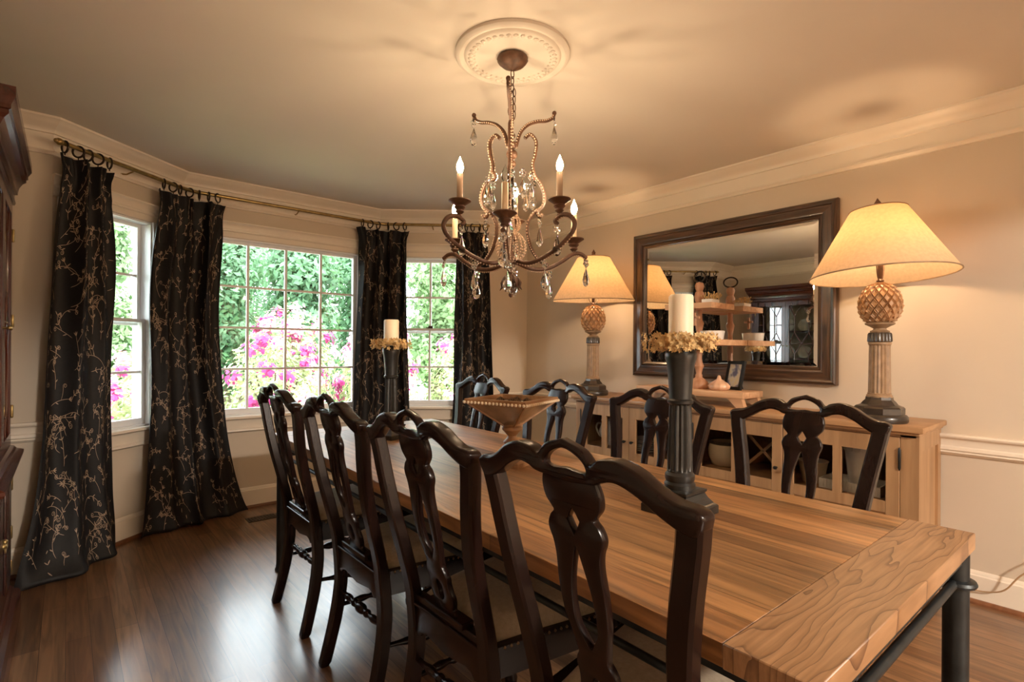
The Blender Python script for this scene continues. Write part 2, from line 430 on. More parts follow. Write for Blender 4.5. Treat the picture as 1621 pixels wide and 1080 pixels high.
    def build(self, name, mats, parent=None, origin=None, smooth=40, label=None, kind=None):
        me = bpy.data.meshes.new(name)
        vs = self.v
        if origin is not None: vs = [(x - origin[0], y - origin[1], z - origin[2]) for x, y, z in vs]
        me.from_pydata(vs, [], self.f)
        if not isinstance(mats, (list, tuple)): mats = [mats]
        for m in mats: me.materials.append(m)
        me.polygons.foreach_set('material_index', self.m)
        me.update()
        if smooth:
            me.polygons.foreach_set('use_smooth', [True] * len(me.polygons))
            me.set_sharp_from_angle(angle=radians(smooth))
        o = bpy.data.objects.new(name, me)
        COL.objects.link(o)
        if parent is not None: o.parent = parent
        elif origin is not None: o.location = origin
        if label: o['label'] = label
        if kind: o['kind'] = kind
        return o

def cr(pts, n=8, closed=False):
    """Catmull-Rom through points"""
    P = [Vector(p) for p in pts]; out = []; L = len(P)
    for i in range(L if closed else L - 1):
        p0 = P[(i - 1) % L] if closed or i > 0 else P[0] * 2 - P[1]
        p1 = P[i]; p2 = P[(i + 1) % L]
        p3 = P[(i + 2) % L] if closed or i + 2 < L else P[-1] * 2 - P[-2]
        for k in range(n):
            t = k / n
            out.append(0.5 * ((2 * p1) + (p2 - p0) * t + (2 * p0 - 5 * p1 + 4 * p2 - p3) * t * t + (3 * p1 - p0 - 3 * p2 + p3) * t ** 3))
    if not closed: out.append(P[-1])
    return out

def lerp_tab(tab, z):
    if z <= tab[0][0]: return tab[0][1]
    for (a, b), (c, d) in zip(tab, tab[1:]):
        if z <= c:
            t = (z - a) / (c - a); t2 = t
            return b + (d - b) * t2
    return tab[-1][1]

def smooth_tab(tab, n=12):
    return [(p.x, p.y) for p in cr([(a, b, 0) for a, b in tab], n)]

def thing(name, label, cat, loc=(0, 0, 0), rz=0.0, group=None):
    o = bpy.data.objects.new(name, None)
    COL.objects.link(o)
    o.empty_display_size = 0.1
    o.location = loc; o.rotation_euler = (0, 0, rz)
    return tag(o, label, cat, group)

def tag(o, label, cat, group=None, kind=None):
    o['label'] = label; o['category'] = cat
    if group: o['group'] = group
    if kind: o['kind'] = kind
    return o

def struct(o):
    o['kind'] = 'structure'
    return o

def copy_tree(o, parent=None):
    c = o.copy(); COL.objects.link(c)
    if parent is not None: c.parent = parent
    for ch in list(o.children): copy_tree(ch, c)
    return c

def outline(name, loops, thick, bev, res=2):
    """flat outline with holes, thickness and rounded edges -> bmesh in (x, z) plane, y is thickness"""
    cu = bpy.data.curves.new('tmp', 'CURVE')
    cu.dimensions = '2D'; cu.fill_mode = 'BOTH'; cu.extrude = max(thick / 2 - bev, 0.0005); cu.bevel_depth = bev; cu.bevel_resolution = res
    cu.offset = -bev
    for lp in loops:
        s = cu.splines.new('POLY'); s.points.add(len(lp) - 1)
        for i, p in enumerate(lp): s.points[i].co = (p[0], p[1], 0, 1)
        s.use_cyclic_u = True
    ob = bpy.data.objects.new('tmp', cu); COL.objects.link(ob)
    dg = bpy.context.evaluated_depsgraph_get(); dg.update()
    ev = ob.evaluated_get(dg)
    me = bpy.data.meshes.new_from_object(ev)
    vs = [(v.co.x, -v.co.z, v.co.y) for v in me.vertices]
    fs = [tuple(p.vertices) for p in me.polygons]
    bpy.data.objects.remove(ob); bpy.data.curves.remove(cu); bpy.data.meshes.remove(me)
    bm = bmesh.new()
    bv = [bm.verts.new(v) for v in vs]
    for f in fs:
        try: bm.faces.new([bv[i] for i in f])
        except ValueError: pass
    bmesh.ops.remove_doubles(bm, verts=bm.verts, dist=1e-5)
    bmesh.ops.recalc_face_normals(bm, faces=bm.faces)
    return bm

# ------------------------------------------------------------------ room plan
XR = 3.478; XL = -0.67; YB = 3.877; YC = 4.436; YK = -1.5; ZC = 2.5
A = Vector((-0.07, YB)); B = Vector((0.62, YC)); C = Vector((2.17, YC)); D = Vector((2.879, YB))
PATH = [Vector((XL, YK)), Vector((XL, YB)), A, B, C, D, Vector((XR, YB)), Vector((XR, YK))]
SEGN = ['left', 'back_left', 'bay_left', 'bay_center', 'bay_right', 'back_right', 'right']

def rn(d): return Vector((d.y, -d.x))
def miters():
    out = []
    n = len(PATH)
    for i in range(n):
        a = rn((PATH[i] - PATH[(i - 1) % n]).normalized()); b = rn((PATH[(i + 1) % n] - PATH[i]).normalized())
        out.append((a + b) / (1 + a.dot(b)))
    return out
MIT = miters()

def sweep(prof, i, g, close=True):
    """profile of (offset into room, z) along path segment i with mitred ends"""
    ends = []
    for k in (i, (i + 1) % len(PATH)):
        ends.append([(PATH[k].x + MIT[k].x * o, PATH[k].y + MIT[k].y * o, z) for o, z in prof])
    n = len(prof)
    vs = ends[0] + ends[1]
    fs = [(j, j + 1, n + j + 1, n + j) for j in range(n - 1)]
    g.add(vs, fs)
    if close: g.add(vs, [tuple(range(n - 1, -1, -1)), tuple(range(n, 2 * n))])
    return g

def prism(poly, z0, z1, g):
    n = len(poly)
    vs = [(p.x, p.y, z0) for p in poly] + [(p.x, p.y, z1) for p in poly]
    fs = [tuple(range(n)), tuple(range(2 * n - 1, n - 1, -1))] + [(i, n + i, n + (i + 1) % n, (i + 1) % n) for i in range(n)]
    return g.add(vs, fs)

TH = 0.14
outer = [p - m * TH for p, m in zip(PATH, MIT)]
struct(prism(outer, -0.12, 0.0, G()).build('floor', M['floor'], smooth=0))
struct(prism(outer, ZC, ZC + 0.2, G()).build('ceiling', M['ceiling'], smooth=0))

def segpt(i, s, off, z):
    P = PATH[i]; Q = PATH[(i + 1) % len(PATH)]
    d = (Q - P).normalized(); n = rn(d)
    p = P + d * s - n * off          # off > 0 goes outward
    return (p.x, p.y, z)

def wall(i, name, hole=None, mat='wall'):
    P = PATH[i]; j = (i + 1) % len(PATH)
    L = (PATH[j] - P).length
    g = G()
    inn0 = P; inn1 = PATH[j]; out0 = outer[i]; out1 = outer[j]
    def piece(a, b, z0, z1):
        ia = Vector(segpt(i, a, 0, 0)[:2]) if a > 0 else inn0
        oa = Vector(segpt(i, a, TH, 0)[:2]) if a > 0 else out0
        ib = Vector(segpt(i, b, 0, 0)[:2]) if b < L else inn1
        ob = Vector(segpt(i, b, TH, 0)[:2]) if b < L else out1
        g.hexa([(ia.x, ia.y, z0), (ib.x, ib.y, z0), (ob.x, ob.y, z0), (oa.x, oa.y, z0), (ia.x, ia.y, z1), (ib.x, ib.y, z1), (ob.x, ob.y, z1), (oa.x, oa.y, z1)])
    if hole is None: piece(0, L, 0, ZC)
    else:
        s0, s1, z0, z1 = hole
        piece(0, s0, 0, ZC); piece(s1, L, 0, ZC); piece(s0, s1, 0, z0); piece(s0, s1, z1, ZC)
    return struct(g.build(name, M[mat], smooth=0))

GT, GB = 2.05, 0.772
HOLES = {2: (0.085, 0.645, 0.72, 2.085), 3: (0.13, 1.36, 0.72, 2.085), 4: (0.165, 0.742, 0.72, 2.085), 7: (0.75, 3.45, 0.0, 2.22)}
for i in range(7): wall(i, 'wall_' + SEGN[i], HOLES.get(i))
wall(7, 'wall_back', HOLES[7])

CROWN = [(0, 2.5), (0.092, 2.5), (0.092, 2.489), (0.080, 2.484), (0.072, 2.474), (0.055, 2.462), (0.034, 2.448), (0.024, 2.436), (0.022, 2.425), (0.012, 2.422), (0.012, 2.340), (0.024, 2.336), (0.026, 2.326), (0.016, 2.318), (0.012, 2.310), (0, 2.308)]
RAIL = [(0, 0.832), (0.034, 0.832), (0.037, 0.824), (0.034, 0.816), (0.020, 0.806), (0.015, 0.795), (0.015, 0.772), (0.022, 0.766), (0.024, 0.752), (0.018, 0.744), (0.020, 0.738), (0.010, 0.726), (0, 0.722)]
BASE = [(0, 0.160), (0.004, 0.160), (0.010, 0.152), (0.012, 0.142), (0.018, 0.136), (0.018, 0), (0, 0)]
SHOE = [(0.018, 0.022), (0.026, 0.020), (0.034, 0.010), (0.035, 0), (0.018, 0)]
SILL = [(0, 0.722), (0.055, 0.722), (0.060, 0.716), (0.060, 0.704), (0.052, 0.700), (0.022, 0.696), (0.018, 0.68), (0.018, 0.625), (0.028, 0.618), (0.030, 0.606), (0.018, 0.598), (0, 0.596)]
HEAD = [(0, 2.205), (0.034, 2.205), (0.036, 2.196), (0.026, 2.188), (0.018, 2.176), (0.016, 2.150), (0.024, 2.144), (0.022, 2.132), (0.014, 2.126), (0.014, 2.088), (0, 2.088)]
tn = 0
for i in range(8):
    tn += 1; struct(sweep(CROWN, i, G()).build('trim_%d' % tn, M['trim'], smooth=30))
for i in (0, 1, 5, 6):
    tn += 1; struct(sweep(RAIL, i, G()).build('trim_%d' % tn, M['trim'], smooth=30))
for i in (2, 3, 4):
    tn += 1; struct(sweep(SILL, i, G()).build('trim_%d' % tn, M['trim'], smooth=30))
    tn += 1; struct(sweep(HEAD, i, G()).build('trim_%d' % tn, M['trim'], smooth=30))
for i in range(8):
    nm = (SEGN + ['back'])[i]
    if i == 7: continue
    struct(sweep(BASE, i, G()).build('baseboard_' + nm, M['trim'], smooth=30))
    tn += 1; struct(sweep(SHOE, i, G()).build('trim_%d' % tn, M['shoe'], smooth=30))

def window(n, i, hole, gl, cols, rows, meet=None, lock=True):
    """cols/rows: muntin positions; gl: glass (s0,s1,z0,z1); meet: meeting rail height of a double-hung sash"""
    root = bpy.data.objects.new('window_%d' % n, None); COL.objects.link(root); struct(root)
    org = Vector(segpt(i, (hole[0] + hole[1]) / 2, 0, hole[2])); root.location = org
    def bar(g, s0, s1, o0, o1, z0, z1):
        p = lambda s, o, z: segpt(i, s, o, z)
        g.hexa([p(s0, o0, z0), p(s1, o0, z0), p(s1, o1, z0), p(s0, o1, z0), p(s0, o0, z1), p(s1, o0, z1), p(s1, o1, z1), p(s0, o1, z1)])
    h0, h1, hz0, hz1 = hole; g0, g1, gz0, gz1 = gl
    g = G()
    bar(g, h0, h0 + 0.012, 0, TH, hz0, hz1); bar(g, h1 - 0.012, h1, 0, TH, hz0, hz1); bar(g, h0, h1, 0, TH, hz1 - 0.012, hz1); bar(g, h0, h1, 0, TH, hz0 - 0.001, hz0 + 0.012)
    g.build('jamb', M['sash'], root, org, smooth=0)
    g = G()
    for a, b in ((h0 - 0.06, h0 + 0.004), (h1 - 0.004, h1 + 0.06)): bar(g, a, b, -0.016, 0.0, 0.722, 2.09)
    g.build('casing', M['sash'], root, org, smooth=0)
    def sash(nm, z0, z1, o):
        g = G()
        bar(g, h0 + 0.008, g0, o, o + 0.035, z0, z1); bar(g, g1, h1 - 0.008, o, o + 0.035, z0, z1)
        zb = max(z0 + 0.02, gz0) if z0 <= gz0 else z0 + 0.022
        zt = min(z1 - 0.02, gz1) if z1 >= gz1 else z1 - 0.022
        bar(g, g0, g1, o, o + 0.035, z0, zb); bar(g, g0, g1, o, o + 0.035, zt, z1)
        for c in cols: bar(g, c - 0.009, c + 0.009, o + 0.008, o + 0.028, zb, zt)
        for r in rows:
            if zb < r < zt: bar(g, g0, g1, o + 0.009, o + 0.027, r - 0.008, r + 0.008)
        so = g.build(nm, M['sash'], root, org, smooth=0)
        gg = G(); bar(gg, g0, g1, o + 0.016, o + 0.019, zb, zt)
        gg.build('pane', M['glass'], so, org, smooth=0)
        return so
    if meet is None:
        sash('sash', hz0 + 0.01, hz1 - 0.01, 0.045)
    else:
        lo = sash('lower_sash', hz0 + 0.01, meet + 0.022, 0.035)
        sash('upper_sash', meet - 0.022, hz1 - 0.01, 0.075)
        g = G(); c = segpt(i, (g0 + g1) / 2, 0.02, meet + 0.03)
        bar(g, (g0 + g1) / 2 - 0.03, (g0 + g1) / 2 + 0.03, 0.03, 0.06, meet + 0.022, meet + 0.032); bar(g, (g0 + g1) / 2 - 0.012, (g0 + g1) / 2 + 0.03, 0.024, 0.036, meet + 0.03, meet + 0.044)
        g.build('sash_lock', M['ring'], lo, org, smooth=0)
    return root
window(1, 2, HOLES[2], (0.125, 0.605, GB, GT), [0.365], [1.08, 1.725], 1.412)
window(2, 3, HOLES[3], (0.172, 1.318, GB, GT), [0.458, 0.745, 1.032], [1.08, 1.403, 1.722])
window(3, 4, HOLES[4], (0.205, 0.702, GB, GT), [0.453], [1.08, 1.725], 1.415)
# cased opening to an unseen hall, added to hold the warm fill light
YH = -4.6
def slab(name, x0, x1, y0, y1, z0, z1, m): return struct(G().box(x0, x1, y0, y1, z0, z1).build(name, M[m], smooth=0))
slab('floor_added_hall', XL - TH, XR + TH, YH - TH, YK - TH, -0.12, 0.0, 'floor'); slab('ceiling_added_hall', XL - TH, XR + TH, YH - TH, YK - TH, ZC, ZC + 0.2, 'ceiling')
slab('wall_added_hall_left', XL - TH, XL, YH, YK - TH, 0, ZC, 'wall'); slab('wall_added_hall_right', XR, XR + TH, YH, YK - TH, 0, ZC, 'wall'); slab('wall_added_hall_back', XL - TH, XR + TH, YH - TH, YH, 0, ZC, 'wall')
g = G()
for a, b, z0_, z1_ in ((0.66, 0.752, 0, 2.31), (3.448, 3.54, 0, 2.31), (0.752, 3.448, 2.218, 2.31)):
    g.hexa([segpt(7, a, -0.02, z0_), segpt(7, b, -0.02, z0_), segpt(7, b, 0.0, z0_), segpt(7, a, 0.0, z0_), segpt(7, a, -0.02, z1_), segpt(7, b, -0.02, z1_), segpt(7, b, 0.0, z1_), segpt(7, a, 0.0, z1_)])
tn += 1; struct(g.build('trim_%d' % tn, M['trim'], smooth=0))
hl_ = thing('hall_fill_light', 'round flush fill light added in the unseen hall outside the dining room opening', 'fill light', (1.4, -3.0, ZC))  # added out of view to give the room warm fill light
G().lathe([(0.0, -0.03), (0.20, -0.03), (0.22, -0.015), (0.22, 0.0)], 40).build('base', M['brass'], hl_)
G().lathe([(0.0, -0.11), (0.08, -0.105), (0.15, -0.08), (0.185, -0.05), (0.195, -0.03)], 40, close=False).build('diffuser', M['hallfill'], hl_)

# ceiling medallion
CX, CY = 1.430, 1.697
g = G()
rp = [(0.255, 2.5), (0.255, 2.488), (0.247, 2.480), (0.236, 2.478), (0.228, 2.484), (0.216, 2.486), (0.210, 2.478), (0.200, 2.474), (0.176, 2.474), (0.170, 2.479), (0.160, 2.483), (0.120, 2.486), (0.066, 2.488), (0.0, 2.488)]
g.lathe([(r * 0.95, z - 2.5) for r, z in rp][::-1], 72, mi=0)
for k in range(40):     # acanthus ring
    a = 2 * pi * k / 40
    g.sphere((0.179 * cos(a), 0.179 * sin(a), -0.026), 0.011, 7, 5, sz=0.7)
for k in range(40):
    a = 2 * pi * (k + .5) / 40
    g.sphere((0.164 * cos(a), 0.164 * sin(a), -0.022), 0.007, 6, 4, sz=0.7)
o = g.build('ceiling_medallion', M['ceiling']); o.location = (CX, CY, 2.5)
tag(o, 'round moulded plaster medallion on the ceiling above the chandelier', 'medallion')

# floor vent
g = G()
g.box(-0.15, 0.15, -0.055, 0.055, 0, 0.004)
for k in range(13): g.box(-0.135 + k * 0.0215, -0.124 + k * 0.0215, -0.042, 0.042, 0.004, 0.007)
o = g.build('floor_vent', M['vent'], smooth=0); o.location = (1.14, 4.10, 0)
tag(o, 'dark slotted metal register set in the floor below the wide window', 'floor vent')

# ------------------------------------------------------------------ curtains
class RodPath:
    def __init__(self, off):
        pts = []
        m = {i: MIT[i] for i in (2, 3, 4, 5)}
        dL = (B - A).normalized(); dM = Vector((1, 0)); dR = (D - C).normalized()
        a = A + rn(dL) * off; b = B + m[3] * off; c = C + m[4] * off; d = D + rn(dR) * off
        raw = [a - dL * 0.4, b, c, d + dR * 0.4]
        dense = []
        for p, q in zip(raw, raw[1:]):
            n = int((q - p).length / 0.01)
            dense += [p + (q - p) * (k / n) for k in range(n)]
        dense.append(raw[-1])
        w = 8
        sm = []
        for i in range(len(dense)):
            k = min(w, i, len(dense) - 1 - i)
            s = Vector((0, 0))
            for j in range(i - k, i + k + 1): s += dense[j]
            sm.append(s / (2 * k + 1))
        self.p = sm
        self.s = [0.0]
        for p, q in zip(sm, sm[1:]): self.s.append(self.s[-1] + (q - p).length)
        # arclength of nearest point to a,b,c,d
        f = lambda t: self.s[min(range(len(sm)), key=lambda i: (sm[i] - t).length)]
        self.sA, self.sB, self.sC, self.sD = f(a), f(b), f(c), f(d)
    def at(self, s):
        s = max(0, min(self.s[-1] - 1e-4, s))
        lo, hi = 0, len(self.s) - 1
        while hi - lo > 1:
            m = (lo + hi) // 2
            if self.s[m] <= s: lo = m
            else: hi = m
        t = (s - self.s[lo]) / (self.s[hi] - self.s[lo])
        p = self.p[lo] + (self.p[hi] - self.p[lo]) * t
        i0 = max(0, lo - 6); i1 = min(len(self.p) - 1, lo + 7)
        d = (self.p[i1] - self.p[i0]).normalized()
        return p, d, rn(d)
RP = RodPath(0.105)
ROD_Z = 2.360

# rod with brackets and finials
ra, rb = RP.sA - 0.035, RP.sD + 0.06
pm = RP.at((ra + rb) / 2)[0]
rod = thing('curtain_rod', 'thin antique brass curtain rod bent around the bay above the windows', 'curtain rod', (pm.x, pm.y, 2.30))
pts = []
k = 0
s = ra
while s < rb:
    p = RP.at(s)[0]; pts.append((p.x, p.y, ROD_Z)); s += 0.03
G().tube(pts, 0.0125, 12).build('pole', M['brass'], rod, rod.location)
for s in (ra, rb):
    p, d, n = RP.at(s); g = G(); sg = -1 if s == ra else 1
    for q, r in ((0.0, 0.016), (0.014, 0.019), (0.03, 0.012)):
        g.sphere((p.x + d.x * q * sg, p.y + d.y * q * sg, ROD_Z), r, 12, 8)
    g.build('finial', M['brass'], rod, rod.location)
for s in (RP.sA + 0.40, RP.sB + 0.75, RP.sC + 0.45):
    p, d, n = RP.at(s); g = G()
    q = p - n * 0.105
    g.tube([(q.x, q.y, ROD_Z - 0.02), (p.x - n.x * .05, p.y - n.y * .05, ROD_Z - 0.028), (p.x, p.y, ROD_Z - 0.013)], 0.005, 8)
    g.build('bracket', M['brass'], rod, rod.location)

def curtain(label, s_tab, w_tab, folds, seed, nring, loop_len=1.25, puddle=0.10):
    rnd = random.Random(seed)
    ph = [rnd.uniform(0, 6.28) for _ in range(6)]
    st = smooth_tab(s_tab); wt = smooth_tab(w_tab)
    ZT = 2.300
    def S(u, v):
        # v: cloth height coordinate, 0 at floor; u in 0..1
        z = v
        lowf = max(0.0, 1 - z / 0.16)
        w = lerp_tab(wt, z); s = lerp_tab(st, z) + (u - 0.5) * w
        top = max(0.0, min(1.0, (z - 1.9) / 0.38))
        am = 0.026 + 0.022 * (1 - top) + 0.010 * sin(ph[4] + z * 2.0)
        f = folds
        wob = 0.35 * sin(2.1 * z + ph[1]) + 0.25 * sin(5.0 * z + ph[2] + u * 3)
        off = am * (0.65 * sin(2 * pi * f * u + ph[0] + wob * (1 - 0.7 * top)) + 0.35 * sin(2 * pi * (f * 0.53) * u + ph[3] + wob))
        s += 0.25 * am * cos(2 * pi * f * u + ph[0] + wob)
        edge = 1 - abs(2 * u - 1) ** 2.5
        off += puddle * edge * (max(0.0, 1 - z / 0.9) ** 2 * 0.8 + 0.5 * lowf * lowf) * (0.8 + 0.2 * sin(7 * u + ph[5]))
        off -= 0.06 * max(0.0, 1 - z / 0.035) ** 2 * edge
        if z > 2.1: off += 0.014 * top * sin(2 * pi * (2 * f + 1) * u)
        p, d, n = RP.at(s)
        zz = z if z > 0.05 else 0.012 + (z / 0.05) * 0.038
        zz += 0.006 * sin(3 * 2 * pi * u) * (1 if z > 2.2 else 0)
        return Vector((p.x + n.x * off, p.y + n.y * off, zz))
    NU, NV = 150, 74
    g = G()
    zs = [0.0, 0.012, 0.025, 0.04, 0.055, 0.075, 0.10, 0.13, 0.16] + [0.2 + (2.2 - 0.2) * k / (NV - 18) for k in range(NV - 17)] + [2.215, 2.23, 2.24, 2.25, 2.26, 2.275, 2.288, ZT]
    vs = [S(i / NU, z) for z in zs for i in range(NU + 1)]
    fs = []
    for j in range(len(zs) - 1):
        for i in range(NU):
            a = j * (NU + 1) + i
            fs.append((a, a + 1, a + NU + 2, a + NU + 1))
    g.add(vs, fs, 0)
    # embroidered vines
    CW = loop_len
    def nrm(u, v):
        e = 0.004
        du = S(min(1, u + e), v) - S(max(0, u - e), v); dv = S(u, v + 0.01) - S(u, max(0, v - 0.01))
        n = du.cross(dv); n.normalize()
        p, d, nn = RP.at(lerp_tab(st, v))
        if n.x * nn.x + n.y * nn.y < 0: n = -n
        return n
    def ribbon(pl, wd):
        q = []
        for k, (x, y) in enumerate(pl):
            u = x / CW
            if not (0.01 < u < 0.99 and 0.01 < y < 2.30): break
            q.append((u, y))
        if len(q) < 2: return
        vs = []
        for k, (u, y) in enumerate(q):
            a = q[max(0, k - 1)]; b = q[min(len(q) - 1, k + 1)]
            tx, ty = (b[0] - a[0]) * CW, b[1] - a[1]
            L = sqrt(tx * tx + ty * ty) or 1
            px, py = -ty / L, tx / L
            ww = wd * (1 if 0 < k < len(q) - 1 else 0.4)
            nn = nrm(u, y)
            for sg in (-1, 1):
                uu = min(0.999, max(0.001, u + sg * px * ww / CW)); yy = max(0.004, y + sg * py * ww)
                vs.append(S(uu, yy) + nn * 0.0035)
        fs = [(2 * k, 2 * k + 1, 2 * k + 3, 2 * k + 2) for k in range(len(q) - 1)]
        g.add(vs, fs, 1)
    def leaf(x, y, a, L):
        ribbon([(x, y), (x + cos(a) * L * .5, y + sin(a) * L * .5), (x + cos(a) * L, y + sin(a) * L)], 0.0034)
    def vine(x, y, a, steps, wd, depth):
        pl = [(x, y)]; k1 = rnd.uniform(-6, 6)
        for i in range(steps):
            if rnd.random() < 0.12: k1 = rnd.uniform(-14, 14)
            a += k1 * 0.016
            x += cos(a) * 0.0135; y += sin(a) * 0.0135
            pl.append((x, y))
            if i % 4 == 2 and rnd.random() < 0.8:
                sg = rnd.choice((-1, 1)); leaf(x, y, a + sg * 0.8, rnd.uniform(0.017, 0.030))
                if rnd.random() < 0.4: leaf(x, y, a - sg * 0.9, rnd.uniform(0.016, 0.03))
            if depth and i % 7 == 5 and rnd.random() < 0.5:
                vine(x, y, a + rnd.choice((-1, 1)) * 0.9, rnd.randint(4, 8), wd * 0.85, depth - 1)
        if depth == 0 or rnd.random() < 0.7:     # curl at the tip
            sg = rnd.choice((-1, 1)); r = 0.016
            for i in range(14):
                a += sg * 0.6; x += cos(a) * r * 0.5; y += sin(a) * r * 0.5; r *= 0.93
                pl.append((x, y))
        else:
            for da in (-0.5, 0, 0.5): leaf(x, y, a + da, 0.026)
        ribbon(pl, wd)
    for r in range(25):
        for c in range(7):
            x = (c + 0.5 + rnd.uniform(-.25, .25) + 0.5 * (r % 2) - 0.25) * CW / 7; y = (r + rnd.uniform(0, .5)) * 2.28 / 25
            vine(x, y, rnd.choice((0.4, 1.2, 1.8, 2.7)) + rnd.uniform(-.4, .4), rnd.randint(8, 17), 0.0016, 1)
    sm = lerp_tab(st, 0.0); base, d, n = RP.at(sm)
    root = thing('curtain', label, 'curtain', (base.x, base.y, 0), group='curtains on the bay rod')
    g.build('drape', [M['curtain'], M['thread']], root, root.location, smooth=80)
    w = lerp_tab(wt, ZT) ; s0 = lerp_tab(st, ZT)
    for k in range(nring):
        s = s0 + ((k + 0.5) / nring - 0.5) * w * 0.96 + rnd.uniform(-0.008, 0.008)
        p, d, n = RP.at(s)
        a = rnd.uniform(-0.75, 0.75)
        ax = Vector((d.x * cos(a) - d.y * sin(a), d.x * sin(a) + d.y * cos(a), 0))
        hx = Vector((-ax.y, ax.x, 0))
        c = Vector((p.x, p.y, ROD_Z - 0.018))
        pl = [c + hx * (0.031 * cos(t)) + Vector((0, 0, 0.031 * sin(t))) for t in [2 * pi * q / 20 for q in range(20)]]
        gg = G().tube(pl, 0.0055, 8, closed=True)
        gg.tube([c - Vector((0, 0, 0.031)), c - Vector((0, 0, 0.045))], 0.003, 6)
        gg.build('curtain_ring', M['ring'], root, root.location)
    return root

a, b, c, d = RP.sA, RP.sB, RP.sC, RP.sD
curtain('black vine-embroidered curtain between the china cabinet and the narrow double-hung window',
        [(0, a + 0.025), (0.3, a + 0.05), (0.8, a + 0.075), (1.45, a + 0.095), (2.2, a + 0.112), (2.32, a + 0.112)],
        [(0, 0.60), (0.15, 0.56), (0.4, 0.48), (0.8, 0.43), (1.45, 0.40), (2.0, 0.33), (2.2, 0.285), (2.27, 0.31), (2.32, 0.335)], 2.6, 3, 5, 1.15, 0.17)
curtain('black vine-embroidered curtain filling the bay corner beside the sixteen-pane window, above the floor vent',
        [(0, b + 0.00), (0.3, b - 0.02), (0.8, b - 0.05), (1.45, b - 0.065), (2.2, b - 0.02), (2.32, b - 0.02)],
        [(0, 0.78), (0.15, 0.70), (0.4, 0.62), (0.8, 0.55), (1.45, 0.49), (2.0, 0.46), (2.2, 0.44), (2.27, 0.46), (2.32, 0.49)], 3.4, 11, 7, 1.45, 0.13)
curtain('black vine-embroidered curtain hanging behind the slimmer candlestick at the end of the table',
        [(0, c - 0.0), (0.8, c - 0.0), (1.45, c - 0.0), (2.2, c + 0.01), (2.32, c + 0.01)],
        [(0, 0.62), (0.3, 0.56), (0.8, 0.52), (1.45, 0.48), (2.0, 0.45), (2.2, 0.44), (2.27, 0.47), (2.32, 0.50)], 3.6, 23, 6, 1.35)
curtain('black vine-embroidered curtain partly hidden behind the lower arms of the chandelier',
        [(0, d - 0.03), (0.8, d - 0.035), (1.45, d - 0.04), (2.2, d - 0.055), (2.32, d - 0.055)],
        [(0, 0.46), (0.3, 0.42), (0.8, 0.37), (1.45, 0.33), (2.0, 0.29), (2.2, 0.27), (2.27, 0.29), (2.32, 0.32)], 2.6, 37, 5, 1.1)

# ------------------------------------------------------------------ dining table
TX0, TX1, TY0, TY1, TZ = 0.825, 1.845, 0.262, 3.09, 0.77
tc = Vector((1.360, 1.687, 0))
table = thing('dining_table', 'long rustic plank dining table with a dark iron frame', 'dining table', tc, radians(-1.2))
hw = (TX1 - TX0) / 2; hl = (TY1 - TY0) / 2; be = 0.146
G().box(-hw, hw, -hl + be + 0.0003, hl - be - 0.0003, TZ - 0.042, TZ, bev=0.0015, seg=1).build('tabletop', M['table'], table)
for sg in (-1, 1):
    y0, y1 = sorted((sg * hl, sg * (hl - be)))
    G().box(-hw - 0.002, hw + 0.002, y0, y1, TZ - 0.043, TZ + 0.0003, bev=0.002, seg=1).build('end_board', M['tend'], table)
lx, ly = hw - 0.045, hl - 0.031
g = G()
for sx in (-1, 1): g.box(sx * lx - 0.016, sx * lx + 0.016, -ly, ly, TZ - 0.072, TZ - 0.043)
for sy in (-1, 1): g.box(-lx, lx, sy * ly - 0.016, sy * ly + 0.016, TZ - 0.072, TZ - 0.043)
g.build('apron_frame', M['iron'], table, smooth=0)
for sx in (-1, 1):
    for sy in (-1, 1):
        lg = G().lathe([(0.034, 0), (0.036, 0.01), (0.030, 0.02), (0.0285, 0.04), (0.0285, TZ - 0.043)], 20, (sx * lx, sy * ly, 0)).build('leg', M['iron'], table)
        G().lathe([(0.029, 0.636), (0.042, 0.638), (0.045, 0.645), (0.042, 0.652), (0.029, 0.655)], 20, (sx * lx, sy * ly, 0), close=False).build('collar', M['iron'], lg)
for sy in (-1, 1):
    G().tube([(-lx, sy * ly, 0.645), (lx, sy * ly, 0.645)], 0.011, 10).build('tie_rod', M['iron'], table)
for sx in (-1, 1):
    G().tube([(sx * lx, -ly, 0.645), (sx * lx, ly, 0.645)], 0.009, 10).build('tie_rod', M['iron'], table)

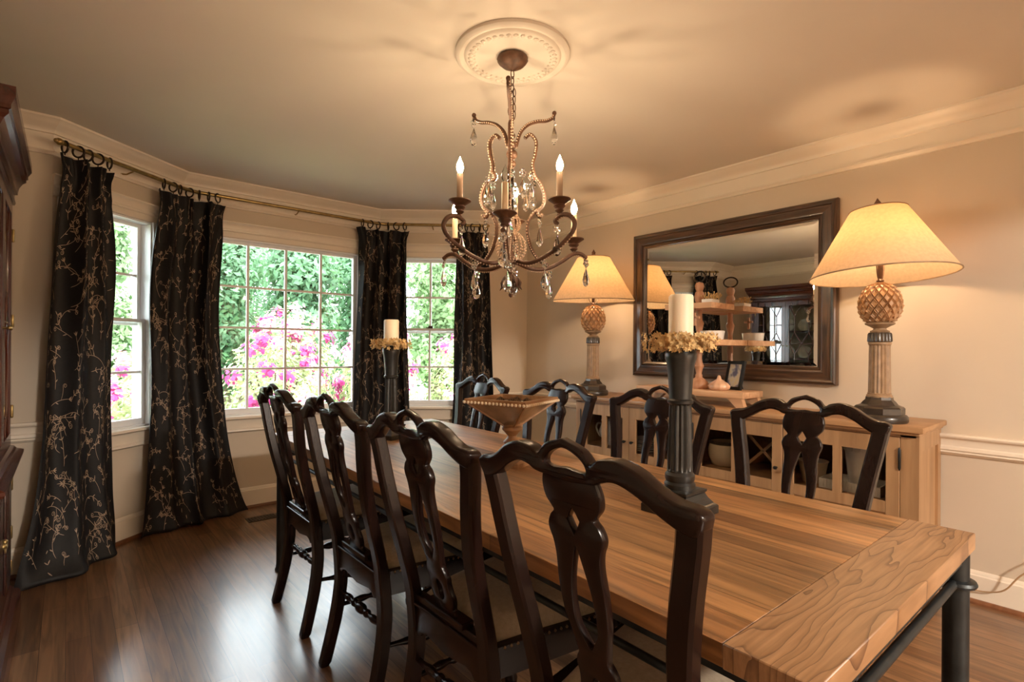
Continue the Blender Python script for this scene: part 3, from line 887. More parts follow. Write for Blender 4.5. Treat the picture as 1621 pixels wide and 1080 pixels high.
# ------------------------------------------------------------------ dining chairs
YBK = smooth_tab([(0, -0.060), (0.09, -0.038), (0.18, -0.018), (0.28, -0.003), (0.36, 0.0), (0.50, -0.014), (0.62, -0.042), (0.74, -0.072), (0.86, -0.094), (0.95, -0.106), (1.02, -0.120), (1.12, -0.136)])
XPO = smooth_tab([(0, 0.202), (0.2, 0.195), (0.40, 0.187), (0.55, 0.188), (0.70, 0.197), (0.82, 0.214), (0.91, 0.230), (0.97, 0.241), (1.0, 0.245)])
def bow(x): return -0.012 * (1 - min(1, (x / 0.27) ** 2))
def chair_parts():
    P = []
    # back legs / posts: one continuous curved piece each
    for sg in (-1, 1):
        vs = []; fs = []
        zs = [0.0, 0.012] + [0.03 + (0.955) * k / 30 for k in range(31)]
        for z in zs:
            x = sg * lerp_tab(XPO, z); y = lerp_tab(YBK, z)
            wx = 0.0235 - 0.004 * (1 - min(1, z / 0.3)); wy = 0.019 if z > 0.5 else 0.021
            if z < 0.008: wx *= 0.8; wy *= 0.8
            ch = 0.006
            ring = [(-wx + ch, -wy), (wx - ch, -wy), (wx, -wy + ch), (wx, wy - ch), (wx - ch, wy), (-wx + ch, wy), (-wx, wy - ch), (-wx, -wy + ch)]
            vs += [(x + a, y + b, z) for a, b in ring]
        n = 8
        for j in range(len(zs) - 1):
            for k in range(n): fs.append((j * n + k, j * n + (k + 1) % n, (j + 1) * n + (k + 1) % n, (j + 1) * n + k))
        fs.append(tuple(reversed(range(n)))); fs.append(tuple((len(zs) - 1) * n + k for k in range(n)))
        P.append(('back_leg', G().add(vs, fs), 'chair', 35, None))
    # crest rail
    up = cr([(-0.267, 0.985, 0), (-0.271, 1.006, 0), (-0.256, 1.017, 0), (-0.226, 1.021, 0), (-0.195, 1.035, 0), (-0.162, 1.056, 0), (-0.122, 1.068, 0), (-0.088, 1.064, 0), (-0.066, 1.053, 0), (-0.046, 1.074, 0), (0, 1.089, 0)], 6)
    lo = cr([(0, 1.008, 0), (-0.066, 1.014, 0), (-0.090, 1.024, 0), (-0.122, 1.028, 0), (-0.160, 1.014, 0), (-0.195, 0.992, 0), (-0.226, 0.976, 0), (-0.254, 0.970, 0), (-0.267, 0.985, 0)], 6)
    half = up[:-1]; loh = lo[:-1]
    loop = [(p.x, p.y) for p in half] + [(up[-1].x, up[-1].y)] + [(-p.x, p.y) for p in reversed(half)] + [(-p.x, p.y) for p in list(reversed(loh))[:-0 or None]][0:] 
    # right lower (mirrored, going inward) then left lower (going outward)
    loop = [(p.x, p.y) for p in up] + [(-p.x, p.y) for p in reversed(up[:-1])]
    lowr = [(-p.x, p.y) for p in reversed(lo)][1:]
    lowl = [(p.x, p.y) for p in lo][1:-1]
    loop += lowr + lowl
    hole = [(p.x, p.y) for p in cr([(-0.053, 1.036, 0), (-0.038, 1.057, 0), (0, 1.071, 0), (0.038, 1.057, 0), (0.053, 1.036, 0), (0.030, 1.031, 0), (0, 1.034, 0), (-0.030, 1.031, 0)], 4, True)]
    bm = outline('crest', [loop, hole], 0.042, 0.009, 3)
    for v in bm.verts:
        k_ = max(0.0, min(1.0, (abs(v.co.x) - 0.050) / 0.030)); v.co.y *= 0.55 + 0.45 * k_
        v.co.y += lerp_tab(YBK, v.co.z) + bow(v.co.x)
    P.append(('crest_rail', G().bm(bm), 'chair', 50, None))
    # splat
    prof = [(1.030, 0.058), (1.005, 0.068), (0.985, 0.071), (0.965, 0.067), (0.950, 0.055), (0.942, 0.050), (0.932, 0.060), (0.915, 0.068), (0.90, 0.067), (0.88, 0.059), (0.85, 0.0555), (0.80, 0.058), (0.74, 0.055), (0.70, 0.046), (0.672, 0.040), (0.655, 0.037), (0.640, 0.045), (0.622, 0.050), (0.605, 0.047), (0.585, 0.049), (0.565, 0.053), (0.545, 0.050), (0.528, 0.044), (0.515, 0.056), (0.502, 0.070), (0.480, 0.072)]
    hv = cr([(x, z, 0) for z, x in prof], 4)
    loop = [(p.x, p.y) for p in hv] + [(-p.x, p.y) for p in reversed(hv)]
    dia = [(p[0], p[1]) for p in [(0, 0.958), (0.008, 0.947), (0.0155, 0.934), (0.008, 0.920), (0, 0.907), (-0.008, 0.920), (-0.0155, 0.934), (-0.008, 0.947)]]
    leg = [(p.x, p.y) for p in cr([(0, 0.884, 0), (0.010, 0.855, 0), (0.022, 0.81, 0), (0.028, 0.765, 0), (0.026, 0.72, 0), (0.012, 0.69, 0), (0, 0.672, 0), (-0.012, 0.69, 0), (-0.026, 0.72, 0), (-0.028, 0.765, 0), (-0.022, 0.81, 0), (-0.010, 0.855, 0)], 4, True)]
    ov = [(0.0165 * cos(2 * pi * k / 20), 0.577 + 0.030 * sin(2 * pi * k / 20)) for k in range(20)]
    bm = outline('splat', [loop, dia, leg, ov], 0.020, 0.004, 1)
    for v in bm.verts: v.co.y += lerp_tab(YBK, v.co.z) + 0.004 + bow(v.co.x) * max(0, (v.co.z - 0.5) / 0.5)
    P.append(('splat', G().bm(bm), 'chair', 45, None))
    # rear seat rail with shoe and shaped apron
    ap = [(-0.168, 0.500), (0.168, 0.500), (0.168, 0.385), (0.14, 0.378), (0.125, 0.392), (0.10, 0.398), (0.06, 0.392), (0, 0.384), (-0.06, 0.392), (-0.10, 0.398), (-0.125, 0.392), (-0.14, 0.378), (-0.168, 0.385)]
    bm = outline('apron', [ap[::-1]], 0.030, 0.003, 1)
    for v in bm.verts: v.co.y += -0.004
    gg = G().bm(bm)
    gg.box(-0.168, 0.168, -0.027, 0.010, 0.468, 0.478, bev=0.002, seg=1); gg.box(-0.10, 0.10, -0.034, 0.010, 0.496, 0.515, bev=0.003, seg=1)
    P.append(('rear_rail', gg, 'chair', 30, None))
    # seat frame
    gg = G()
    def plank(a, b, w, z0, z1):
        a = Vector(a); b = Vector(b); d = (b - a).normalized(); n = Vector((-d.y, d.x)) * w / 2
        gg.hexa([(*(a - n), z0), (*(b - n), z0), (*(b + n), z0), (*(a + n), z0), (*(a - n), z1), (*(b - n), z1), (*(b + n), z1), (*(a + n), z1)])
    plank((-0.187, 0.0), (-0.252, 0.450), 0.026, 0.40, 0.482); plank((0.187, 0.0), (0.252, 0.450), 0.026, 0.40, 0.482)
    plank((-0.255, 0.448), (0.255, 0.448), 0.026, 0.40, 0.482)
    P.append(('seat_frame', gg, 'chair', 0, None))
    # cushion
    vs = []; fs = []; NX, NY = 16, 14
    for j in range(NY + 1):
        for i in range(NX + 1):
            a = i / NX * 2 - 1; t = j / NY; bb = t * 2 - 1
            y = 0.018 + t * 0.448; hwid = 0.170 + (0.262 - 0.170) * t
            e = (1 - abs(a) ** 6) * (1 - abs(bb) ** 6)
            vs.append((a * hwid, y, 0.486 + 0.044 * e ** 0.5))
    for j in range(NY):
        for i in range(NX):
            q = j * (NX + 1) + i; fs.append((q, q + 1, q + NX + 2, q + NX + 1))
    n0 = len(vs)
    rim = [i for i in range(NX + 1)] + [j * (NX + 1) + NX for j in range(1, NY + 1)] + [NY * (NX + 1) + i for i in range(NX - 1, -1, -1)] + [j * (NX + 1) for j in range(NY - 1, 0, -1)]
    for q in rim: vs.append((vs[q][0], vs[q][1], 0.470))
    R = len(rim)
    for k in range(R): fs.append((rim[k], n0 + k, n0 + (k + 1) % R, rim[(k + 1) % R]))
    P.append(('seat_cushion', G().add(vs, fs), 'seat', 60, None))
    gg = G()
    for sg in (-1, 1):
        for k in range(22):
            t = (k + .5) / 22; gg.bead((sg * (0.204 + 0.064 * t), 0.02 + 0.44 * t, 0.478), 0.0055)
    for k in range(24): gg.bead((-0.25 + 0.5 * k / 23, 0.463, 0.478), 0.0055)
    P.append(('nailhead_trim', gg, 'nail', 0, None))
    for sg in (-1, 1):
        P.append(('front_leg', G().lathe([(0.016, 0), (0.022, 0.012), (0.024, 0.03), (0.016, 0.05), (0.020, 0.07), (0.026, 0.20), (0.020, 0.23), (0.028, 0.245), (0.020, 0.26), (0.024, 0.30), (0.026, 0.40), (0.026, 0.47)], 14, (sg * 0.240, 0.432, 0)), 'chair', 40, None))
    def turned(a, b):
        a = Vector(a); b = Vector(b); n = 40; L = b - a
        tab = smooth_tab([(0, .008), (.12, .009), (.22, .014), (.30, .009), (.36, .016), (.40, .010), (.46, .018), (.54, .018), (.60, .010), (.64, .016), (.70, .009), (.78, .014), (.88, .009), (1, .008)], 4)
        return G().tube([a + L * (k / n) for k in range(n + 1)], [lerp_tab(tab, k / n) for k in range(n + 1)], 12)
    P.append(('stretcher', turned((-0.185, 0.0, 0.285), (0.185, 0.0, 0.285)), 'chair', 50, None))
    for sg in (-1, 1): P.append(('stretcher', turned((sg * 0.19, 0.0, 0.225), (sg * 0.24, 0.43, 0.20)), 'chair', 50, None))
    return P
CHP = chair_parts()
CHG = 'dark wooden dining chairs around the table'
def chair_first(label, loc, rz):
    t = thing('dining_chair', label, 'dining chair', loc, rz, CHG)
    for nm, g, mt, sm, lb in CHP: g.build(nm, M[mt], t, smooth=sm, label=('tan upholstered seat cushion' if nm == 'seat_cushion' else None))
    return t
LX = 0.836; RX = 1.945
ch0 = chair_first('dark carved-back chair whose crest stands against the wide garden window, near the floor vent', (LX + 0.01, 2.50, 0), -pi / 2)
spots = [((LX, 1.842, 0), -pi / 2, 'dark carved-back chair second along from the bay window, beside the bare stretch of oak floor'),
         ((LX, 1.246, 0), -pi / 2, 'dark carved-back chair directly across the plank top from the square mirrored bowl, seen from behind'),
         ((LX, 0.668, 0), -pi / 2, 'dark carved-back chair in front of the tall black candlestick, its crest crossing the plank top'),
         ((RX, 2.74, 0), pi / 2, 'dark carved-back chair standing before the curtain beside the corner, behind the square mirrored bowl'),
         ((RX, 2.04, 0), pi / 2, 'dark carved-back chair with its back below the smaller-looking pineapple lamp by the corner'),
         ((RX, 1.395, 0), pi / 2, 'dark carved-back chair partly hidden behind the tall black candlestick, below the tiered tray'),
         ((RX, 0.775, 0), pi / 2, 'dark carved-back chair in front of the white scalloped vase, nearest the table end board')]
for loc, rz, lb in spots:
    c_ = copy_tree(ch0); c_.location = loc; c_.rotation_euler = (0, 0, rz); c_['label'] = lb

# ------------------------------------------------------------------ candlesticks, candles, wreaths
def candlestick(label, x, y, rz):
    t = thing('candlestick', label, 'candlestick', (x, y, TZ), rz, 'black column candlesticks on the table')
    G().sqlathe([(0.080, 0), (0.080, 0.022), (0.076, 0.026), (0.070, 0.030), (0.058, 0.046), (0.052, 0.058), (0.056, 0.064), (0.056, 0.070), (0.044, 0.072)]).build('base', M['candlestick'], t, smooth=0)
    def fl(r, z, a): return r * (1 - 0.13 * (0.5 + 0.5 * cos(14 * a))) if 0.125 < z < 0.318 else r
    prof = [(0.044, 0.070), (0.045, 0.085), (0.040, 0.092), (0.043, 0.100), (0.043, 0.112), (0.037, 0.120), (0.0375, 0.124)] + [(0.037 - 0.005 * k / 12, 0.127 + 0.19 * k / 12) for k in range(13)] + [(0.032, 0.320), (0.037, 0.324), (0.038, 0.332), (0.033, 0.337)]
    G().lathe(prof, 84, rfun=fl).build('column', M['candlestick'], t, smooth=30)
    prof = [(0.033, 0.337), (0.0335, 0.36), (0.036, 0.40), (0.040, 0.44), (0.045, 0.456), (0.046, 0.470), (0.043, 0.478), (0.048, 0.486), (0.048, 0.494)]
    G().lathe(prof, 32).build('capital', M['candlestick'], t, smooth=40)
    return t
def wreath(label, x, y, z, seed, rout=0.070):
    rnd = random.Random(seed); g = G()
    pl = [(0.056 * cos(q), 0.056 * sin(q), 0.012) for q in [2 * pi * k / 30 for k in range(30)]]
    g.tube(pl, 0.007, 6, closed=True)
    for k in range(330):
        a = rnd.uniform(0, 2 * pi); rr = 0.072 + rnd.uniform(-0.022, 0.040); zz = 0.008 + rnd.uniform(-0.022, 0.026)
        if rr < 0.052: continue
        c = Vector((rr * cos(a), rr * sin(a), zz))
        nrm = Vector((cos(a), sin(a), rnd.uniform(-.6, .9))).normalized()
        u = nrm.orthogonal().normalized(); w = nrm.cross(u)
        R = rnd.uniform(0.007, 0.013)
        for p in range(5):
            q = 2 * pi * p / 5; dd = u * cos(q) + w * sin(q); e = u * cos(q + .55) + w * sin(q + .55); e2 = u * cos(q - .55) + w * sin(q - .55)
            g.add([c, c + e * R * .6 + nrm * .002, c + dd * R + nrm * .004, c + e2 * R * .6 + nrm * .002], [(0, 1, 2, 3)])
    o = g.build('flower_wreath', M['flower'], smooth=0); o.location = (x, y, z)
    return tag(o, label, 'wreath', 'dried flower candle rings')
def candle(label, x, y, z, h, r):
    t = thing('pillar_candle', label, 'candle', (x, y, z), 0, 'cream pillar candles')
    G().lathe([(r, 0), (r, h - 0.006), (r - 0.004, h), (r * 0.75, h - 0.001), (r * 0.55, h - 0.006), (0.0, h - 0.008)], 32, rfun=lambda q, zz, a: q * (1 + 0.012 * sin(3 * a + zz * 20))).build('wax_body', M['wax'], t, smooth=50)
    G().tube([(0, 0, h - 0.008), (0.001, 0, h + 0.004)], 0.0012, 6).build('wick', M['black'], t)
    return t
N1 = (1.394, 0.866); N2 = (1.330, 2.575)
candlestick('black fluted column candlestick with a tall cream candle, nearer the bare end of the table', *N1, 0.0)
candlestick('black fluted column candlestick seen against the curtain and garden window', *N2, 0.35)
z0 = TZ + 0.494
candle('tall cream pillar candle standing in front of the mirror', *N1, z0, 0.152, 0.0355)
candle('short cream pillar candle with an uneven rim before the narrow window', *N2, z0, 0.140, 0.040)
wreath('ring of dried tan blossoms around the candle in front of the mirror', *N1, z0, 5)
wreath('ring of dried tan blossoms around the candle by the garden window', *N2, z0, 8)

# ------------------------------------------------------------------ square pedestal bowl
bx, by = 1.415, 1.665; brot = radians(19)
bw = thing('pedestal_bowl', 'square antiqued mirror bowl on a turned wooden pedestal in the middle of the table', 'bowl', (bx, by, TZ), brot)
G().sqlathe([(0.070, 0), (0.070, 0.018), (0.060, 0.026), (0.048, 0.032), (0.042, 0.036), (0.042, 0.056), (0.036, 0.060)]).build('base', M['antique'], bw, smooth=0)
G().lathe([(0.020, 0.056), (0.020, 0.075), (0.034, 0.088), (0.036, 0.096), (0.022, 0.110), (0.018, 0.120), (0.030, 0.134), (0.042, 0.146), (0.042, 0.156), (0.028, 0.166)], 28).build('stem', M['antique'], bw)
g = G()
R0, R1, zb, zt = 0.026, 0.132, 0.164, 0.258
for k in range(4):
    a0 = pi / 4 + k * pi / 2; a1 = a0 + pi / 2; q = sqrt(2)
    p = lambda r, a, z: (r * q * cos(a), r * q * sin(a), z)
    g.add([p(R0, a0, zb), p(R0, a1, zb), p(R1, a1, zt), p(R1, a0, zt), p(R0, a0, zb + .008), p(R0, a1, zb + .008), p(R1 - .004, a1, zt + .004), p(R1 - .004, a0, zt + .004)],
          [(0, 1, 2, 3), (7, 6, 5, 4)])
g.build('mirrored_sides', M['antmirror'], bw, smooth=0)
g = G()
for k in range(4):
    a0 = pi / 4 + k * pi / 2; q = sqrt(2)
    g.tube([(R0 * q * cos(a0), R0 * q * sin(a0), zb), (R1 * q * cos(a0), R1 * q * sin(a0), zt)], 0.005, 6)
g.sqlathe([(0.001, zb - .002), (R0 + .004, zb - .002), (R0 + .004, zb + .004)])
g.build('corner_ribs', M['antique'], bw)
g = G()
for k in range(4):
    st_ = len(g.v)
    g.hexa([(-0.146, -0.146, zt), (0.146, -0.146, zt), (0.120, -0.120, zt), (-0.120, -0.120, zt), (-0.142, -0.142, zt + .020), (0.142, -0.142, zt + .020), (0.120, -0.120, zt + .020), (-0.120, -0.120, zt + .020)])
    for j in range(17): g.sphere((-0.138 + j * 0.01725, -0.1465, zt + 0.006), 0.0062, 7, 5, mi=1)
    g.xform(Matrix.Rotation(k * pi / 2, 4, 'Z'), st_)
g.build('beaded_rim', [M['antique'], M['cream']], bw, smooth=30)
rnd = random.Random(4)
for k in range(6):
    a = k * 2 * pi / 5 + 0.2; r = 0.062 if k < 5 else 0.0
    c_ = Matrix.Rotation(brot, 4, 'Z') @ Vector((r * cos(a), r * sin(a), 0))
    g = G(); g.sphere((0, 0, 0), 0.019, 12, 8, sz=1.0)
    for q in range(8): g.tube([(0.021 * cos(q * pi / 4), 0.021 * sin(q * pi / 4), -0.01), (0.014 * cos(q * pi / 4), 0.014 * sin(q * pi / 4), 0.022), (0, 0, 0.030)], 0.003, 5)
    o = g.build('seed_pod', M['pod']); o.location = (bx + c_.x, by + c_.y, TZ + 0.2470)
    o.rotation_euler = (0, 0, a)
    tag(o, 'dried brown seed pod lying in the square mirrored bowl', 'seed pod', 'seed pods in the square bowl')
o = G().box(-0.088, 0.088, -0.088, 0.088, 0, 0.003).build('bowl_liner', M['antique'], bw, smooth=0); o.location = (0, 0, 0.224)

# ------------------------------------------------------------------ sideboard
SX0, SX1, SY0, SY1, SZ = 3.035, 3.470, 0.645, 2.785, 0.90
sc_ = ((SX0 + SX1) / 2, (SY0 + SY1) / 2, 0)
sb = thing('sideboard', 'long light oak sideboard with glazed doors against the wall below the mirror', 'sideboard', sc_)
g = G()
g.box(2.995, 3.474, SY0 - 0.035, SY1 + 0.035, 0.872, SZ, bev=0.006)
g.box(3.010, 3.472, SY0 - 0.020, SY1 + 0.020, 0.858, 0.872, bev=0.003, seg=1)
g.build('top', M['sby'], sb, sc_, smooth=30)
g = G()
g.box(SX0 + 0.004, SX1, SY0, SY0 + 0.022, 0.10, 0.858); g.box(SX0 + 0.004, SX1, SY1 - 0.022, SY1, 0.10, 0.858)
# framed side panels
for y in (SY0, SY1):
    sg = -1 if y == SY0 else 1
    a, b = sorted((y, y + sg * 0.012))
    g.box(SX0, SX0 + 0.06, a, b, 0.0, 0.858); g.box(SX1 - 0.06, SX1, a, b, 0.0, 0.858); g.box(SX0 + .06, SX1 - 0.06, a, b, 0.78, 0.858); g.box(SX0 + .06, SX1 - 0.06, a, b, 0.08, 0.18)
# face frame
for a, b in ((SY0 - 0.0, 0.706), (1.794, 1.832), (2.745, SY1)): g.box(SX0, SX0 + 0.03, a, b, 0.0, 0.858)
g.box(SX0, SX0 + 0.03, SY0, SY1, 0.845, 0.858); g.box(SX0, SX0 + 0.03, SY0, SY1, 0.08, 0.13)
g.box(SX0 + 0.03, SX1, 1.803, 1.823, 0.12, 0.85)
g.build('carcass', M['sb'], sb, sc_, smooth=0)
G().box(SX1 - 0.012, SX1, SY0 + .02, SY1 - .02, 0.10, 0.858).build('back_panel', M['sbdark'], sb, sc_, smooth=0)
for a, b in ((SY0 + 0.024, 1.802), (1.824, SY1 - 0.024)):
    G().box(SX0 + 0.036, SX1 - 0.014, a, b, 0.500, 0.522).build('shelf', M['sby'], sb, sc_, smooth=0)
    G().box(SX0 + 0.032, SX1 - 0.014, a, b, 0.110, 0.132).build('shelf', M['sby'], sb, sc_, smooth=0)
doors = [(0.708, 1.243, 'hi'), (1.247, 1.792, 'lo'), (1.834, 2.288, 'hi'), (2.291, 2.743, 'lo')]
for k, (a, b, hs) in enumerate(doors):
    g = G(); x0, x1 = SX0 - 0.004, SX0 + 0.020; st_ = 0.056
    mid = (a + b) / 2
    g.box(x0, x1, a, a + st_, 0.132, 0.843, bev=.002, seg=1); g.box(x0, x1, b - st_, b, 0.132, 0.843, bev=.002, seg=1)
    g.box(x0, x1, a + st_, b - st_, 0.764, 0.843); g.box(x0, x1, a + st_, b - st_, 0.132, 0.20); g.box(x0, x1, a + st_, b - st_, 0.470, 0.526); g.box(x0 + .008, x1 - .006, a + st_, b - st_, 0.2, 0.470)
    g.box(x0, x1, mid - 0.02, mid + 0.02, 0.526, 0.764)
    d_ = g.build('door', M['sb'], sb, sc_, smooth=0)
    gg = G()
    for (p, q) in ((a + st_, mid - .02), (mid + .02, b - st_)):
        for (r, s) in ((0.526, 0.764),): gg.box(x0 + 0.011, x0 + 0.014, p, q, r, s)
    gg.build('pane', M['sbglass'], d_, sc_, smooth=0)
    hy = a if k in (0, 2) else b
    for z in (0.74, 0.24):
        gg = G(); gg.lathe([(0.0015, -0.055), (0.006, -0.045), (0.006, 0.045), (0.0015, 0.055)], 10, (x0 - 0.003, hy, z))
        gg.build('hinge', M['black'], d_, sc_)
    ky = b - 0.03 if k in (0, 2) else a + 0.03
    G().lathe([(0.006, 0), (0.005, 0.012), (0.011, 0.018), (0.009, 0.026), (0.0, 0.028)], 12).xform(Matrix.Translation((x0, ky, 0.60)) @ Matrix.Rotation(-pi / 2, 4, 'Y')).build('knob', M['black'], d_, sc_)
g = G()
for sg in (-1, 1):
    st_ = len(g.v); g.box(-0.16, 0.16, -0.20, 0.20, -0.008, 0.008)
    g.xform(Matrix.Translation((3.30, 1.40, 0.66)) @ Matrix.Rotation(sg * pi / 4, 4, 'X') @ Matrix.Scale(0.72, 4, (0, 1, 0)), st_)
g.build('wine_rack', M['sb'], sb, sc_, smooth=0)

# crockery behind the doors
SH = 0.522
def crock(name, label, cat, prof, x, y, z, mat, group=None, seg=36, rfun=None, extra=None):
    t = thing(name, label, cat, (x, y, z), 0, group)
    G().lathe(prof, seg, rfun=rfun, close=False).build('vessel', mat, t, smooth=45)
    if extra: extra(t)
    return t
def scal(r, z, a): return r
g = G()
vp = [(0.0, 0.0), (0.048, 0.0), (0.052, 0.004), (0.054, 0.02), (0.056, 0.025), (0.066, 0.12), (0.075, 0.20), (0.077, 0.215), (0.074, 0.214), (0.064, 0.12), (0.052, 0.03), (0.0, 0.012)]
g.lathe(vp, 48, close=False)
for k in range(14):
    a = 2 * pi * k / 14
    st_ = len(g.v); g.lathe([(0.0001, -0.002), (0.0175, -0.002), (0.0175, 0.002), (0.0001, 0.002)], 16)
    g.xform(Matrix.Translation((0.0755 * cos(a), 0.0755 * sin(a), 0.212)) @ Matrix.Rotation(a, 4, 'Z') @ Matrix.Rotation(pi / 2, 4, 'Y'), st_)
o = g.build('scalloped_vase', M['china'], smooth=45); o.location = (3.20, 0.915, SH)
tag(o, 'tall white vase with a scalloped rim behind the sideboard door next to the wall end', 'vase')
g = G(); g.box(-0.10, 0.10, -0.14, 0.14, 0, 0.008)
for a, b, c_, d_ in ((-.10, .10, -.14, -.134), (-.10, .10, .134, .14), (-.10, -.094, -.134, .134), (.094, .10, -.134, .134)): g.box(a, b, c_, d_, 0.008, 0.05)
for k in range(16): g.box(-0.1035, -0.10, -0.13 + k * 0.0165, -0.121 + k * 0.0165, 0.008, 0.05)
o = g.build('white_tray', M['china'], smooth=0); o.location = (3.19, 0.94, SH); o.scale = (1, 1, 1)
tag(o, 'low white ribbed tray under the scalloped vase', 'tray')
bpy.data.objects['scalloped_vase'].location.z = SH + 0.009
crock('small_pot', 'small cream tapered pot inside the sideboard, beside the scalloped vase', 'pot', [(0, 0), (0.05, 0), (0.055, 0.01), (0.073, 0.11), (0.078, 0.118), (0.074, 0.12), (0.068, 0.11), (0.05, 0.02), (0, 0.012)], 3.19, 1.145, SH, M['cream'])
crock('round_pot', 'round tan stoneware pot with a dark rim inside the sideboard', 'pot', [(0, 0), (0.07, 0), (0.085, 0.012), (0.104, 0.06), (0.106, 0.10), (0.098, 0.14), (0.10, 0.15), (0.092, 0.152), (0.095, 0.10), (0.06, 0.02), (0, 0.015)], 3.20, 1.660, SH, M['cream'],
      extra=lambda t: G().lathe([(0.099, 0.138), (0.103, 0.142), (0.103, 0.156), (0.097, 0.158), (0.093, 0.150)], 36, close=False).build('rim', M['lampdark'], t))
for k in range(6):
    o = G().lathe([(0, 0.0), (0.06, 0.0), (0.07, 0.004), (0.115, 0.014), (0.135, 0.02), (0.134, 0.022), (0.11, 0.017), (0.06, 0.006), (0, 0.005)], 40, close=False).build('dinner_plate', M['china'], smooth=45)
    o.location = (3.20, 2.245, SH + 0.001 + k * 0.0135)
    tag(o, ['white dinner plate at the bottom of the stack in the sideboard', 'white dinner plate second from the bottom of the sideboard stack', 'white dinner plate third from the bottom of the sideboard stack', 'white dinner plate third from the top of the sideboard stack', 'white dinner plate second from the top of the sideboard stack', 'white dinner plate on top of the stack in the sideboard'][k], 'plate', 'plates stacked in the sideboard')
def pit(t):
    G().tube(cr([(0, 0.075, 0.15), (0, 0.115, 0.15), (0, 0.13, 0.11), (0, 0.10, 0.06), (0, 0.07, 0.05)], 6), 0.008, 8).build('handle', M['china'], t)
crock('white_pitcher', 'white footed pitcher inside the sideboard beside the stack of plates', 'pitcher', [(0, 0), (0.05, 0), (0.055, 0.006), (0.035, 0.02), (0.04, 0.03), (0.075, 0.07), (0.082, 0.10), (0.07, 0.14), (0.058, 0.165), (0.068, 0.19), (0.064, 0.19), (0.052, 0.165), (0.07, 0.10), (0.03, 0.035), (0, 0.03)], 3.20, 2.60, SH, M['china'], extra=pit)

# ------------------------------------------------------------------ mirror
MY0, MY1, MZ0, MZ1 = 1.112, 2.568, 1.050, 2.158
mc = (XR, (MY0 + MY1) / 2, MZ0)
mi_ = thing('wall_mirror', 'large wall mirror in a dark distressed wooden frame above the sideboard', 'mirror', mc)
fw = 0.108
fp = [(0.0, 0.0), (0.0, 0.030), (0.006, 0.040), (0.018, 0.046), (0.030, 0.042), (0.034, 0.034), (0.044, 0.034), (0.070, 0.040), (0.084, 0.036), (0.088, 0.028), (0.096, 0.030), (0.108, 0.022), (0.108, 0.0)]
cs = [(MY0, MZ0), (MY1, MZ0), (MY1, MZ1), (MY0, MZ1)]
ins = [(1, 1), (-1, 1), (-1, -1), (1, -1)]
for k in range(4):
    g = G(); j = (k + 1) % 4; n = len(fp)
    vs = []
    for q in (k, j):
        for w, h in fp: vs.append((XR - 0.001 - h, cs[q][0] + ins[q][0] * w, cs[q][1] + ins[q][1] * w))
    fs = [(i, i + 1, n + i + 1, n + i) for i in range(n - 1)]
    g.add(vs, fs)
    g.build('frame_side', M['frame'] if k % 2 == 0 else M['frame_v'], mi_, mc, smooth=35)
g = G()
iy0, iy1, iz0, iz1 = MY0 + fw - 0.006, MY1 - fw + 0.006, MZ0 + fw - 0.006, MZ1 - fw + 0.006
bv = 0.030
xo, xi = XR - 0.012, XR - 0.0165
o4 = [(xo, iy0, iz0), (xo, iy1, iz0), (xo, iy1, iz1), (xo, iy0, iz1)]
i4 = [(xi, iy0 + bv, iz0 + bv), (xi, iy1 - bv, iz0 + bv), (xi, iy1 - bv, iz1 - bv), (xi, iy0 + bv, iz1 - bv)]
g.add(o4 + i4, [(7, 6, 5, 4), (4, 5, 1, 0), (5, 6, 2, 1), (6, 7, 3, 2), (7, 4, 0, 3)])
g.build('mirror_glass', M['mirror'], mi_, mc, smooth=0)
G().box(XR - 0.008, XR - 0.001, MY0 + .03, MY1 - .03, MZ0 + .03, MZ1 - .03).build('backing', M['black'], mi_, mc, smooth=0)

